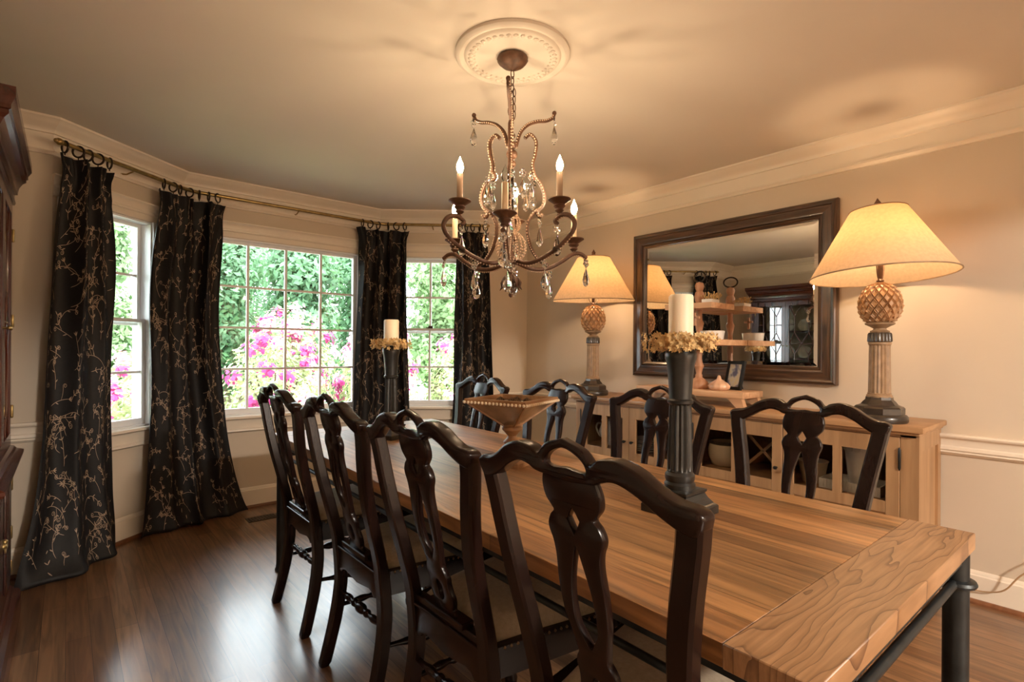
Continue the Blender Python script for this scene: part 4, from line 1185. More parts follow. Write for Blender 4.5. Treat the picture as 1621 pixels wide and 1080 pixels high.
# ------------------------------------------------------------------ table lamps
def table_lamp(label, x, y, tilt, shade_rz):
    t = thing('table_lamp', label, 'table lamp', (x, y, SZ), 0, 'pineapple lamps on the sideboard')
    G().lathe([(0.116, 0), (0.121, 0.008), (0.121, 0.028), (0.113, 0.038), (0.104, 0.042)], 44).build('base', M['lampdark'], t)
    st_ = G()
    st_.lathe([(0.108, 0.042), (0.108, 0.070), (0.100, 0.078), (0.080, 0.086), (0.070, 0.100), (0.060, 0.110), (0.058, 0.124)], 8); st_.xform(Matrix.Rotation(pi / 8, 4, 'Z'))
    st_.build('plinth', M['lampdark'], t, smooth=20)
    def fl(r, z, a): return r * (1 - 0.10 * (0.5 + 0.5 * cos(18 * a))) if 0.142 < z < 0.385 else r
    prof = [(0.055, 0.122), (0.056, 0.132), (0.050, 0.136), (0.052, 0.141), (0.0485, 0.144)] + [(0.0485 - 0.003 * k / 10, 0.146 + 0.235 * k / 10) for k in range(11)] + [(0.047, 0.386), (0.050, 0.390), (0.050, 0.397), (0.047, 0.400)]
    G().lathe(prof, 108, rfun=fl).build('column', M['lampcol'], t, smooth=30)
    def kn(r, z, a): return r * (1 + 0.03 * cos(26 * a))
    G().lathe([(0.047, 0.400), (0.052, 0.404), (0.050, 0.440), (0.047, 0.446), (0.045, 0.448)], 78, rfun=kn).build('collar', M['lampdark'], t, smooth=30)
    G().lathe([(0.040, 0.448), (0.044, 0.454), (0.029, 0.463), (0.027, 0.469), (0.045, 0.480), (0.063, 0.489), (0.065, 0.495), (0.053, 0.501), (0.043, 0.503)], 36).build('cup', M['lampcol'], t)
    g = G()
    pc, R, hgt = 0.592, 0.090, 0.100
    def prf(t_): return R * sin(pi * t_) ** 0.85 * (1 - 0.10 * t_)
    g.lathe([(max(0.0001, prf(k / 20)), pc - hgt * cos(pi * k / 20)) for k in range(21)], 30, close=False)
    rows = 12
    for j in range(1, rows):
        tt_ = (j + 0.1) / (rows + 0.35); th = pi * tt_; rr = prf(tt_); zz = pc - hgt * cos(th)
        n = 16
        for k in range(n):
            a = 2 * pi * (k + 0.5 * (j % 2)) / n
            nr = Vector((cos(a) * sin(th), sin(a) * sin(th), -cos(th))).normalized()
            c = Vector((rr * cos(a), rr * sin(a), zz))
            tx = Vector((-sin(a), cos(a), 0)); ty = nr.cross(tx)
            if ty.z < 0: ty = -ty
            w = max(0.005, rr * pi / n * 0.97); h_ = hgt * pi / (rows + .35) * 0.97
            rim = [c + tx * w, c + ty * h_, c - tx * w, c - ty * h_]
            top_ = [c + (p - c) * 0.86 + nr * (0.011 if i_ == 1 else 0.0085) for i_, p in enumerate(rim)]
            inn_ = [c + (p - c) * 0.60 + nr * 0.0045 for p in rim]
            vs_ = rim + top_ + inn_
            fs_ = []
            for q in range(4):
                q2 = (q + 1) % 4; fs_ += [(q, q2, 4 + q2, 4 + q), (4 + q, 4 + q2, 8 + q2, 8 + q)]
            fs_.append((8, 9, 10, 11))
            g.add(vs_, fs_)
    g.build('pineapple', M['pine'], t, smooth=25)
    G().lathe([(0.030, 0.680), (0.022, 0.694), (0.013, 0.700), (0.017, 0.710), (0.010, 0.720), (0.012, 0.74), (0.012, 0.80)], 18).build('neck', M['bronze'], t)
    g = G().sphere((0, 0, 0.87), 0.034, 16, 12); b_ = g.build('bulb', M['lampbulb'], t); 
    g = G()
    for k in (-1, 1): g.tube(cr([(0, 0, 0.70), (k * 0.05, 0, 0.74), (k * 0.06, 0, 0.85), (k * 0.03, 0, 1.02), (0, 0, 1.07)], 6), 0.0025, 6)
    g.tube([(0, 0, 1.065), (0, 0, 1.10)], 0.003, 6)
    g.build('harp', M['bronze'], t)
    sh = G()
    zb_, zt_ = 0.735, 1.070; rb_, rt_ = 0.316, 0.124
    N = 72
    sh.lathe([(rb_, zb_), (rb_ - (rb_ - rt_) * .25, zb_ + (zt_ - zb_) * .25), ((rb_ + rt_) / 2, (zb_ + zt_) / 2), (rb_ - (rb_ - rt_) * .75, zb_ + (zt_ - zb_) * .75), (rt_, zt_)], N, close=False)
    mt = Matrix.Translation((0, 0, 0.80)) @ Matrix.Rotation(shade_rz, 4, 'Z') @ Matrix.Rotation(tilt, 4, 'X') @ Matrix.Translation((0, 0, -0.80))
    sh.xform(mt)
    so = sh.build('lamp_shade', M['shade'], t, smooth=50)
    tr = G()
    for r_, z_ in ((rb_, zb_), (rt_, zt_)):
        tr.tube([(r_ * cos(2 * pi * k / N), r_ * sin(2 * pi * k / N), z_) for k in range(N)], 0.0035, 6, closed=True)
    tr.xform(mt); tr.build('shade_binding', M['lampcol'], so)
    sp = G()
    for k in range(3):
        a = 2 * pi * k / 3; sp.tube([(0, 0, 1.07), (rt_ * cos(a), rt_ * sin(a), zt_)], 0.002, 5)
    sp.xform(mt); sp.build('spider', M['bronze'], so)
    fi = G().lathe([(0.030, 1.070), (0.034, 1.076), (0.020, 1.088), (0.013, 1.098), (0.016, 1.108), (0.008, 1.120), (0.0, 1.136)], 14); fi.xform(mt)
    fi.build('finial', M['bronze'], t)
    return t
table_lamp('lit pineapple column lamp whose wide shade overlaps the mirror frame, above the white vase', 3.132, 0.818, radians(-3.5), radians(-30))
table_lamp('lit pineapple column lamp in the room corner, between the chandelier and the mirror', 3.132, 2.715, radians(2.0), radians(-50))

# ------------------------------------------------------------------ tiered tray and its neighbours
ris = thing('wooden_riser', 'low pine riser with splayed legs standing on the sideboard under the tiered tray', 'riser', (3.255, 1.905, SZ))
G().box(-0.135, 0.135, -0.39, 0.39, 0.056, 0.096, bev=0.004).build('top', M['tray'], ris, smooth=30)
for sx in (-1, 1):
    for sy in (-1, 1):
        g = G(); x0, x1 = sorted((sx * 0.128, sx * 0.085)); y0, y1 = sorted((sy * 0.385, sy * 0.345))
        g.hexa([(x0, sy * 0.395 - .0, 0), (x1, sy * 0.395, 0), (x1, sy * 0.345, 0), (x0, sy * 0.345, 0), (x0, sy * 0.375, 0.058), (x1, sy * 0.375, 0.058), (x1, sy * 0.285, 0.058), (x0, sy * 0.285, 0.058)] if sy < 0 else
               [(x0, 0.345, 0), (x1, 0.345, 0), (x1, 0.395, 0), (x0, 0.395, 0), (x0, 0.285, 0.058), (x1, 0.285, 0.058), (x1, 0.375, 0.058), (x0, 0.375, 0.058)])
        g.build('leg', M['tray'], ris, smooth=0)
TXX, TYY, TZZ = 3.250, 1.880, SZ + 0.096
tt = thing('tiered_tray', 'two-tier wooden serving tray with a turned post and a ring handle', 'tiered tray', (TXX, TYY, TZZ))
G().lathe([(0.0, 0), (0.062, 0), (0.066, 0.006), (0.066, 0.02), (0.058, 0.045), (0.035, 0.065), (0.022, 0.075), (0.024, 0.085), (0.018, 0.10), (0.024, 0.13), (0.032, 0.15), (0.024, 0.17), (0.018, 0.20), (0.021, 0.25), (0.018, 0.29), (0.024, 0.31), (0.018, 0.33), (0.016, 0.37), (0.024, 0.41), (0.03, 0.44), (0.020, 0.46), (0.018, 0.50), (0.022, 0.53), (0.019, 0.56), (0.028, 0.59), (0.033, 0.62), (0.028, 0.645), (0.02, 0.655), (0.026, 0.67), (0.03, 0.69), (0.024, 0.71), (0.0, 0.72)], 24).build('post', M['post'], tt)
def tray(z, h):
    g = G(); g.box(-h, h, -h * 1.12, h * 1.12, z, z + 0.010)
    H = h * 1.12
    for (a, b, c_, d_) in ((-h, h, -H, -H + .012), (-h, h, H - .012, H), (-h, -h + .012, -H + .012, H - .012), (h - .012, h, -H + .012, H - .012)): g.box(a, b, c_, d_, z + .010, z + 0.036, bev=0)
    g.xform(Matrix.Identity(4)); g.build('tray', M['tray'], tt, smooth=0)
tray(0.290, 0.205); tray(0.528, 0.150)
pl = [(0.040 * cos(q), 0.012 * cos(q), 0.757 + 0.036 * sin(q)) for q in [2 * pi * k / 28 for k in range(28)]]
pl = [(0.012 * cos(q), 0.046 * cos(q), 0.752 + 0.036 * sin(q)) for q in [2 * pi * k / 28 for k in range(28)]]
G().tube(pl, 0.0055, 8, closed=True).build('ring_handle', M['ring'], tt)
g = G().lathe([(0.0, 0), (0.060, 0), (0.063, 0.004), (0.074, 0.078), (0.077, 0.080), (0.074, 0.082), (0.062, 0.010), (0, 0.008)], 36, close=False)
o = g.build('white_bowl', M['china'], smooth=40); o.location = (TXX - 0.07, TYY - 0.135, TZZ + 0.301); tag(o, 'plain white straight-sided bowl on the lower tier of the tray', 'bowl')
pp = thing('flower_box', 'small cream box of dried white sprigs on the upper tier of the tray', 'flower box', (TXX - 0.01, TYY - 0.085, TZZ + 0.538))
g = G()
for (a, b, c_, d_) in ((-.05, .05, -.035, -.03), (-.05, .05, .03, .035), (-.05, -.045, -.03, .03), (.045, .05, -.03, .03)): g.box(a, b, c_, d_, 0, 0.055)
g.box(-.045, .045, -.03, .03, 0, 0.04); g.build('box', M['china'], pp, smooth=0)
rnd = random.Random(9); g = G()
for k in range(40):
    x, y = rnd.uniform(-.045, .045), rnd.uniform(-.03, .03); p0 = Vector((x, y, 0.04)); p1 = Vector((x * 1.5, y * 1.6, 0.07 + rnd.uniform(0, .03)))
    g.tube([p0, p1], 0.001, 4); g.bead(p1, 0.006); g.bead(p1 + Vector((.006, .003, -.006)), 0.005)
g.build('sprigs', M['flower'], pp, smooth=0)
# hanging wooden cross on the upper tray
cz = thing('wooden_cross', 'little wooden cross hanging under the upper tier of the tray', 'cross ornament', (TXX - 0.158, TYY - 0.06, TZZ + 0.415))
g = G(); g.box(-.006, .006, -.008, .008, 0, 0.085, bev=.002, seg=1); g.box(-.006, .006, -.032, .032, 0.045, 0.060, bev=.002, seg=1); g.build('cross', M['post'], cz)
G().tube([(0, 0, 0.085), (0.004, 0, 0.119)], 0.001, 5).build('string', M['black'], cz)
# gourd shaped dish beside the post
g = G(); g.lathe([(0.0, 0), (0.045, 0), (0.062, 0.012), (0.066, 0.028), (0.052, 0.046), (0.030, 0.060), (0.014, 0.072), (0.010, 0.088), (0.006, 0.094), (0, 0.096)], 40, rfun=lambda r, z, a: r * (1 + 0.05 * cos(10 * a)))
o = g.build('ribbed_gourd', M['gourd'], smooth=60); o.location = (TXX - 0.04, TYY - 0.165, TZZ); tag(o, 'ribbed peach-coloured gourd ornament sitting in front of the picture frame', 'gourd')
pf = thing('picture_frame', 'small dark picture frame with a blue and yellow print leaning near the mirror', 'picture frame', (TXX + 0.065, TYY - 0.20, TZZ), radians(-90 - 22))
tl = Matrix.Rotation(radians(-12), 4, 'X')
g = G(); w, h, b = 0.075, 0.19, 0.02
for (x0, x1, z0_, z1_) in ((-w, w, 0, b), (-w, w, h - b, h), (-w, -w + b, b, h - b), (w - b, w, b, h - b)): g.box(x0, x1, -0.008, 0.008, z0_, z1_)
g.xform(tl); g.build('frame', M['black'], pf, smooth=0)
g = G(); g.box(-w + b, w - b, -0.002, 0.006, b, h - b); g.xform(tl); g.build('print', M['photo'], pf, smooth=0)
g = G(); g.hexa([(-.02, 0.006, .13), (.02, 0.006, .13), (.02, .012, .13), (-.02, .012, .13), (-.02, 0.0255, .15), (.02, 0.0255, .15), (.02, .03, .15), (-.02, .03, .15)])
g = G(); g.tube([(0, 0.035, 0.14), (0, 0.085, 0.003)], 0.004, 6); g.build('easel_back', M['black'], pf)

# ------------------------------------------------------------------ china cabinet
KX0, KX1, KY0, KY1 = XL + 0.045, -0.20, 2.46, 3.345
kc = ((KX0 + KX1) / 2, (KY0 + KY1) / 2, 0)
kb = thing('china_cabinet', 'tall dark red mahogany china cabinet with glazed tracery doors', 'china cabinet', kc)
def kprof(name, prof, mat):
    """moulding wrapped around front and both ends; prof (projection, z)"""
    g = G(); pts = [(KX0, KY0), (KX1, KY0), (KX1, KY1), (KX0, KY1)]; mt = [(0, -1), (1, -1), (1, 1), (0, 1)]
    n = len(prof)
    for k in range(3):
        vs = []
        for q in (k, k + 1):
            for o_, z in prof: vs.append((pts[q][0] + mt[q][0] * o_, pts[q][1] + mt[q][1] * o_, z))
        g.add(vs, [(i, n + i, n + i + 1, i + 1) for i in range(n - 1)])
    z = prof[-1][1]; o_ = prof[-1][0]
    g.add([(KX0, KY0 - o_, z), (KX1 + o_, KY0 - o_, z), (KX1 + o_, KY1 + o_, z), (KX0, KY1 + o_, z)], [(0, 1, 2, 3)])
    z = prof[0][1]; o_ = prof[0][0]
    g.add([(KX0, KY0 - o_, z), (KX1 + o_, KY0 - o_, z), (KX1 + o_, KY1 + o_, z), (KX0, KY1 + o_, z)], [(3, 2, 1, 0)])
    return g.build(name, M[mat], kb, kc, smooth=18)
kprof('cornice', [(0.0, 1.900), (0.008, 1.900), (0.012, 1.912), (0.008, 1.922), (0.008, 1.948), (0.018, 1.952), (0.018, 1.962), (0.022, 1.985), (0.034, 2.010), (0.046, 2.022), (0.046, 2.034), (0.052, 2.038), (0.052, 2.052), (0.060, 2.070), (0.064, 2.076), (0.064, 2.110)], 'mahogy')
kprof('counter', [(0.0, 0.715), (0.010, 0.715), (0.018, 0.722), (0.030, 0.735), (0.040, 0.740), (0.044, 0.748), (0.044, 0.760), (0.034, 0.766), (0.020, 0.772), (0.012, 0.785), (0.0, 0.79)], 'mahogy')
kprof('plinth', [(0.038, 0.0), (0.038, 0.09), (0.030, 0.11), (0.014, 0.12), (0.008, 0.135), (0.0, 0.14)], 'mahogy')
g = G()
g.box(KX0, KX0 + .012, KY0, KY1, 0.0, 1.95); g.box(KX0, KX1 - .022, KY0, KY0 + .02, 0.05, 1.95); g.box(KX0, KX1 - .022, KY1 - .02, KY1, 0.05, 1.95)
for a, b in ((KY0, KY0 + 0.05), (KY1 - 0.05, KY1)): g.box(KX1 - .022, KX1, a, b, 0.05, 1.95)
g.box(KX1 - .022, KX1, KY0 + .05, KY1 - .05, 1.90, 1.95); g.box(KX1 - .022, KX1, KY0 + .05, KY1 - .05, 0.72, 0.80); g.box(KX1 - .022, KX1, KY0 + .05, KY1 - .05, 0.08, 0.15)
g.box(KX0, KX1 - .022, KY0, KY1, 1.935, 1.95); g.box(KX0, KX1 - .022, KY0, KY1, 0.74, 0.785)
g.build('carcass', M['mahog'], kb, kc, smooth=0)
M['kback'] = plain('cabinet_back_paint', (0.42, 0.37, 0.28), 0.6)
G().box(KX0 + .012, KX0 + .018, KY0 + .02, KY1 - .02, 0.79, 1.93).build('back_panel', M['kback'], kb, kc, smooth=0, label='pale painted back panel')
for z in (1.14, 1.50): G().box(KX0 + .012, KX1 - .06, KY0 + .02, KY1 - .02, z, z + .016).build('shelf', M['mahogy'], kb, kc, smooth=0)
ym = (KY0 + KY1) / 2
for k, (a, b) in enumerate(((KY0 + 0.05, ym - .002), (ym + .002, KY1 - 0.05))):
    g = G(); x0, x1, st_ = KX1 - .020, KX1 + .004, 0.045; z0_, z1_ = 0.80, 1.90
    g.box(x0, x1, a, a + st_, z0_, z1_); g.box(x0, x1, b - st_, b, z0_, z1_); g.box(x0, x1, a + st_, b - st_, z0_, z0_ + .055); g.box(x0, x1, a + st_, b - st_, z1_ - .055, z1_)
    d_ = g.build('glazed_door', M['mahog'], kb, kc, smooth=0)
    p, q = a + st_, b - st_; r, s = z0_ + .055, z1_ - .055
    g = G(); w = q - p; h = s - r; X_ = KX1 - .006
    def mb(*pts): g.tube([(X_, p + w * u, r + h * v_) for u, v_ in pts], 0.0055, 6)
    mb((.5, 0), (.22, .12), (.22, .36), (.5, .5), (.78, .36), (.78, .12), (.5, 0)); mb((.5, .5), (.22, .64), (.22, .86), (.5, 1.0), (.78, .86), (.78, .64), (.5, .5))
    mb((0, .24), (.22, .24)); mb((.78, .24), (1, .24)); mb((0, .5), (.5, .5)); mb((.5, .5), (1, .5)); mb((0, .75), (.22, .75)); mb((.78, .75), (1, .75))
    mb((0, 1), (.22, .86)); mb((1, 1), (.78, .86)); mb((0, 0), (.22, .12)); mb((1, 0), (.78, .12)); mb((.22, .36), (.0, .5)); mb((.78, .36), (1, .5)); mb((.22, .64), (0, .5)); mb((.78, .64), (1, .5))
    g.build('tracery', M['mahog'], d_, kc, smooth=40)
    G().box(X_ - 0.002, X_ + 0.001, p, q, r, s).build('pane', M['cabglass'], d_, kc, smooth=0)
    ye = (b - .022) if k == 0 else (a + .022)
    G().lathe([(0.004, 0), (0.004, .012), (.009, .018), (0.007, .025), (0, .027)], 12).xform(Matrix.Translation((x1, ye, 1.32)) @ Matrix.Rotation(pi / 2, 4, 'Y')).build('knob', M['brass'], d_, kc)
    yh = a + .004 if k == 0 else b - .004
    for z in (0.95, 1.36, 1.75): G().lathe([(0.003, -.03), (0.006, -.026), (0.006, .026), (0.003, .03)], 8, (x1 + .003, yh, z)).build('hinge', M['brass'], d_, kc)
for k, (a, b) in enumerate(((KY0 + 0.05, ym - .002), (ym + .002, KY1 - 0.05))):
    g = G(); x0, x1 = KX1 - .020, KX1 + .004
    g.box(x0, x1, a, b, 0.15, 0.715, bev=.004, seg=1); g.box(x1, x1 + .008, a + .07, b - .07, 0.22, 0.645, bev=.006, seg=2)
    d_ = g.build('lower_door', M['mahog'], kb, kc, smooth=25)
    ye = (b - .03) if k == 0 else (a + .03)
    pl = [(x1 + .012, ye + .016 * cos(t_), 0.45 - .02 * abs(sin(t_))) for t_ in [pi * q / 12 for q in range(13)]]
    g = G().tube(pl, .003, 6); g.sphere((x1 + .006, ye, 0.455), .012, 10, 6); g.build('pull', M['brass'], d_, kc)
    yh = a + .004 if k == 0 else b - .004
    for z in (0.24, 0.40, 0.62): G().lathe([(0.003, -.03), (0.006, -.026), (0.006, .026), (0.003, .03)], 8, (x1 + .003, yh, z)).build('hinge', M['brass'], d_, kc)
rnd = random.Random(2)
for si, z in enumerate((1.156, 1.516)):
    for k in range(4):
        y = KY0 + 0.13 + k * 0.205
        o = G().lathe([(0, 0.0), (0.02, 0.0), (0.05, 0.008), (0.085, 0.018), (0.084, 0.021), (0.05, 0.012), (0, 0.006)], 32, close=False).build('display_plate', M['china'], smooth=45)
        o.location = (KX0 + 0.065, y, z + 0.083); o.rotation_euler = (0, radians(76), 0)
        tag(o, 'white china plate propped upright on the %s shelf of the china cabinet' % ('lower' if si == 0 else 'upper'), 'plate', 'plates in the china cabinet')
for k in range(3):
    y = KY0 + 0.22 + k * 0.22
    crock('stemmed_goblet', 'clear stemmed goblet on the lowest shelf of the china cabinet', 'goblet', [(0, 0), (0.032, 0.001), (0.034, 0.004), (0.006, 0.012), (0.005, 0.08), (0.02, 0.095), (0.036, 0.13), (0.036, 0.18), (0.0345, 0.18), (0.034, 0.132), (0.018, 0.10), (0, 0.092)], KX1 - 0.16, y, 0.79, M['cabglass'], 'goblets in the china cabinet', 20)

# ------------------------------------------------------------------ chandelier
chd = thing('chandelier', 'beaded bronze chandelier with six candle lights and crystal drops', 'chandelier', (CX, CY, 0))
def pol(r, a, z): return (r * cos(a), r * sin(a), z)
G().lathe([(0.0, 2.432), (0.012, 2.433), (0.018, 2.438), (0.042, 2.449), (0.058, 2.462), (0.066, 2.475), (0.064, 2.482), (0.054, 2.487), (0.0, 2.488)], 32, rfun=lambda r, z, a: r * (1 + 0.02 * cos(12 * a))).build('ceiling_canopy', M['bronze'], chd, smooth=50)
g = G(); z = 2.430
k = 0
while z > 2.215:
    pl = []
    for q in range(14):
        t_ = 2 * pi * q / 14
        e = (0.0085 * cos(t_), 0.0, 0.019 * sin(t_)) if k % 2 == 0 else (0.0, 0.0085 * cos(t_), 0.019 * sin(t_))
        pl.append((e[0], e[1], z - 0.014 + e[2]))
    g.tube(pl, 0.0022, 6, closed=True); z -= 0.030; k += 1
for k, dx in ((0, -0.022), (1, 0.016)):
    for j in range(4):
        zz = 2.345 - j * 0.032
        pl = [(dx + (0.008 * cos(t_) if (j + k) % 2 else 0), dx * .4 + (0 if (j + k) % 2 else 0.008 * cos(t_)), zz + 0.018 * sin(t_)) for t_ in [2 * pi * q / 12 for q in range(12)]]
        g.tube(pl, 0.002, 6, closed=True)
g.build('chain', M['bronze'], chd)
G().lathe([(0.004, 1.58), (0.006, 1.70), (0.006, 2.0), (0.006, 2.22), (0.012, 2.225), (0.004, 2.24)], 10).build('stem', M['bronze'], chd)
g = G()
for zc_, r_ in ((2.115, 0.020), (2.075, 0.024), (2.035, 0.018), (2.155, 0.014)): g.sphere((0, 0, zc_), r_, 16, 10, sz=0.95)
g.build('baluster', M['bronze'], chd)
g = G()
for zc_ in [1.83 + 0.024 * k for k in range(8)]: g.sphere((0, 0, zc_), 0.015 if int(zc_ * 100) % 2 else 0.011, 12, 8)
g.build('glass_column', M['crystal'], chd)
g = G()
for (zc_, r_, hh, nn) in ((1.680, 0.062, 0.066, 16), (1.782, 0.036, 0.040, 12)):
    for k in range(nn):
        a = 2 * pi * k / nn
        for j in range(1, 16):
            th = pi * j / 16; rr = r_ * sin(th)
            g.bead(pol(rr + 0.002, a, zc_ - hh * cos(th)), 0.0052)
g.build('bead_basket', M['bead'], chd, smooth=0)
G().lathe([(0.0, 1.600), (0.012, 1.602), (0.026, 1.614), (0.030, 1.626), (0.018, 1.640), (0.012, 1.652), (0.010, 1.665)], 24).build('hub', M['bronze'], chd)
g = G(); g.sphere((0, 0, 1.535), 0.037, 20, 14); g.lathe([(0.010, 1.565), (0.016, 1.580), (0.012, 1.600)], 16); g.lathe([(0.0, 1.468), (0.008, 1.474), (0.010, 1.482), (0.005, 1.490), (0.008, 1.50)], 12)
for k in range(6):
    a = 2 * pi * k / 6; g.tube([pol(0.030, a, 1.552), pol(0.040, a, 1.530), pol(0.040, a, 1.512), pol(0.050, a, 1.500)], [0.006, 0.008, 0.005, 0.001], 6)
g.build('finial', M['bronze'], chd)
A0 = radians(225.5)
LOWA = [A0, A0 + 2 * pi / 3, A0 - 2 * pi / 3]; HIGHA = [A0 + pi / 3, A0 - pi / 3, A0 + pi]
def beadline(g, pts, off, step=0.0095, r=0.0050):
    acc = 0; last = Vector(pts[0])
    for p in pts[1:]:
        p = Vector(p); acc += (p - last).length
        if acc >= step: g.bead(p + Vector(off), r); acc = 0
        last = p
high = cr([(0.02, 1.625, 0), (0.09, 1.608, 0), (0.16, 1.624, 0), (0.23, 1.660, 0), (0.282, 1.702, 0), (0.300, 1.742, 0), (0.282, 1.776, 0), (0.245, 1.786, 0), (0.215, 1.768, 0), (0.222, 1.752, 0)], 16)
low = cr([(0.02, 1.62, 0), (0.10, 1.598, 0), (0.18, 1.606, 0), (0.25, 1.642, 0), (0.305, 1.678, 0), (0.345, 1.684, 0), (0.380, 1.668, 0)], 16)
lyreA = cr([(0.206, 2.288, 0), (0.196, 2.268, 0), (0.165, 2.250, 0), (0.120, 2.238, 0), (0.075, 2.215, 0), (0.040, 2.175, 0), (0.018, 2.110, 0)], 16)
lyreB = cr([(0.060, 2.155, 0), (0.088, 2.176, 0), (0.116, 2.150, 0), (0.112, 2.095, 0), (0.100, 2.045, 0), (0.112, 2.000, 0), (0.142, 1.968, 0), (0.160, 1.920, 0), (0.148, 1.872, 0), (0.105, 1.838, 0), (0.078, 1.790, 0), (0.080, 1.735, 0), (0.100, 1.680, 0), (0.140, 1.635, 0), (0.180, 1.622, 0)], 12)
scrA = cr([(0.100, 2.020, 0), (0.085, 1.998, 0), (0.098, 1.982, 0), (0.110, 1.992, 0)], 8)
scrB = cr([(0.148, 1.872, 0), (0.125, 1.845, 0), (0.136, 1.826, 0), (0.150, 1.838, 0)], 8)
def arm(pts, a, r, name, rel=True):
    g = G(); P3 = [pol(p.x, a, p.y) for p in pts]
    g.tube(P3, r, 10)
    return g, P3
cups = []
for a in HIGHA:
    g, P3 = arm(high, a, 0.0095, 'arm'); g2 = g.build('arm', M['bronze'], chd)
    b_ = G(); beadline(b_, P3, (0, 0, -0.0105)); b_.build('bead_trim', M['bead'], g2, smooth=0)
    cups.append((0.232, a, 1.786, 'candle_tube_dark'))
for a in LOWA:
    g, P3 = arm(low, a, 0.0095, 'arm'); g2 = g.build('arm', M['bronze'], chd)
    b_ = G(); beadline(b_, P3, (0, 0, -0.0105)); b_.build('bead_trim', M['bead'], g2, smooth=0)
    cups.append((0.312, a, 1.684, 'candle_tube'))
    g = G(); b_ = G()
    for L_ in (lyreA, lyreB, scrA, scrB):
        P3 = [pol(p.x, a, p.y) for p in L_]; g.tube(P3, 0.0078, 8)
        for sg in (-1, 1):
            beadline(b_, [pol(p.x + 0.006 * sg, a + 0.0, p.y) for p in L_], (-sin(a) * 0.006 * sg, cos(a) * 0.006 * sg, 0.0), 0.0095, 0.0046)
    g.sphere(pol(0.206, a, 2.292), 0.010, 10, 8)
    g2 = g.build('lyre_scroll', M['bronze'], chd); b_.build('bead_trim', M['bead'], g2, smooth=0)
for r_, a, z_, tm in cups:
    c = pol(r_, a, 0)
    cg = G().lathe([(0.006, z_ - 0.004), (0.010, z_), (0.008, z_ + 0.008), (0.018, z_ + 0.018), (0.015, z_ + 0.026), (0.024, z_ + 0.036), (0.020, z_ + 0.043), (0.038, z_ + 0.056), (0.046, z_ + 0.061), (0.045, z_ + 0.065), (0.030, z_ + 0.061), (0.014, z_ + 0.059), (0.0, z_ + 0.059)], 24, (c[0], c[1], 0))
    cu = cg.build('candle_cup', M['bronze'], chd)
    zb2 = z_ + 0.059
    G().lathe([(0.0125, zb2), (0.0125, zb2 + 0.112), (0.010, zb2 + 0.115)], 16, (c[0], c[1], 0)).build('candle_tube', M[tm], cu)
    zz = zb2 + 0.115
    G().lathe([(0.006, zz), (0.012, zz + 0.012), (0.0145, zz + 0.024), (0.012, zz + 0.038), (0.006, zz + 0.052), (0.002, zz + 0.062), (0.0, zz + 0.068)], 14, (c[0], c[1], 0), close=False).build('bulb', M['cabglass'] if a == A0 else M['bulb'], cu)
# crystal drop: rosette on a pin and a faceted pear
g = G()
g.tube([(0, 0, 0), (0, 0, -0.035)], 0.0011, 5)
for k in range(5):
    a = 2 * pi * k / 5; g.sphere((0.010 * cos(a) * .9, 0.003 * sin(a), -0.016 + 0.010 * sin(a)), 0.0062, 7, 5)
g.lathe([(0.0, -0.100), (0.009, -0.094), (0.0145, -0.082), (0.0145, -0.074), (0.010, -0.058), (0.005, -0.044), (0.0, -0.032)], 10, close=False)
for v_ in range(len(g.v)): g.v[v_] = (g.v[v_][0] * 1.35, g.v[v_][1] * 1.0, g.v[v_][2] * 1.28)
drop = g.build('crystal_drop', M['crystal'], chd, smooth=20)
hang = []
for a in LOWA:
    if a != A0: hang.append((0.206, a, 2.278))
    hang += [(0.378, a, 1.664), (0.100, a, 1.980), (0.136, a, 1.822), (0.185, a, 1.598), (0.110, a + 0.5, 1.985)]
for a in HIGHA:
    hang += [(0.222, a, 1.750), (0.165, a, 1.616), (0.10, a, 1.980)]
hang.append((0.055, A0 + 0.2, 1.603))
for k, (r_, a, z_) in enumerate(hang):
    d_ = drop if k == 0 else drop.copy()
    if k: COL.objects.link(d_); d_.parent = chd
    d_.location = pol(r_, a, z_); d_.rotation_euler = (0, 0, a + pi / 2 + (k * 1.7) % 1.2 - 0.6)

# lamp cable on the baseboard
g = G().tube(cr([(3.452, 0.62, 0.03), (3.445, 0.53, 0.062), (3.44, 0.44, 0.080), (3.43, 0.38, 0.115), (3.42, 0.32, 0.21), (3.42, 0.20, 0.33), (3.44, 0.05, 0.40)], 8), 0.0035, 6)
o = g.build('lamp_cable', M['cable']); tag(o, 'thin tan lamp cable curling out along the baseboard past the sideboard', 'cable')

# ------------------------------------------------------------------ garden
g = G(); g.box(-30, 40, 3.0, 60, -0.62, -0.60)
o = g.build('lawn', M['grass'], smooth=0); struct(o)
def leafcloud(g, rnd, c, rad, n, size, mi=0, shell=0.55, flat=1.0):
    for k in range(n):
        d = Vector((rnd.gauss(0, 1), rnd.gauss(0, 1), rnd.gauss(0, 1))).normalized()
        r = shell + (1 - shell) * rnd.random() ** 0.6
        bump = 1 + 0.25 * mnoise.noise(Vector((d.x * 2.3 + c[0], d.y * 2.3 + c[1], d.z * 2.3)))
        p = Vector((c[0] + d.x * rad[0] * r * bump, c[1] + d.y * rad[1] * r * bump, c[2] + d.z * rad[2] * r * bump))
        if p.z < -0.58: continue
        n_ = (d + Vector((rnd.uniform(-.9, .9), rnd.uniform(-.9, .9), rnd.uniform(-.3, 1)))).normalized()
        u = n_.orthogonal().normalized(); w = n_.cross(u); q = rnd.uniform(0, 6.28)
        a = u * cos(q) + w * sin(q); b = n_.cross(a)
        L = size * rnd.uniform(0.7, 1.3)
        g.add([p - a * L, p - b * L * .45, p + a * L, p + b * L * .45], [(0, 1, 2, 3)], mi)
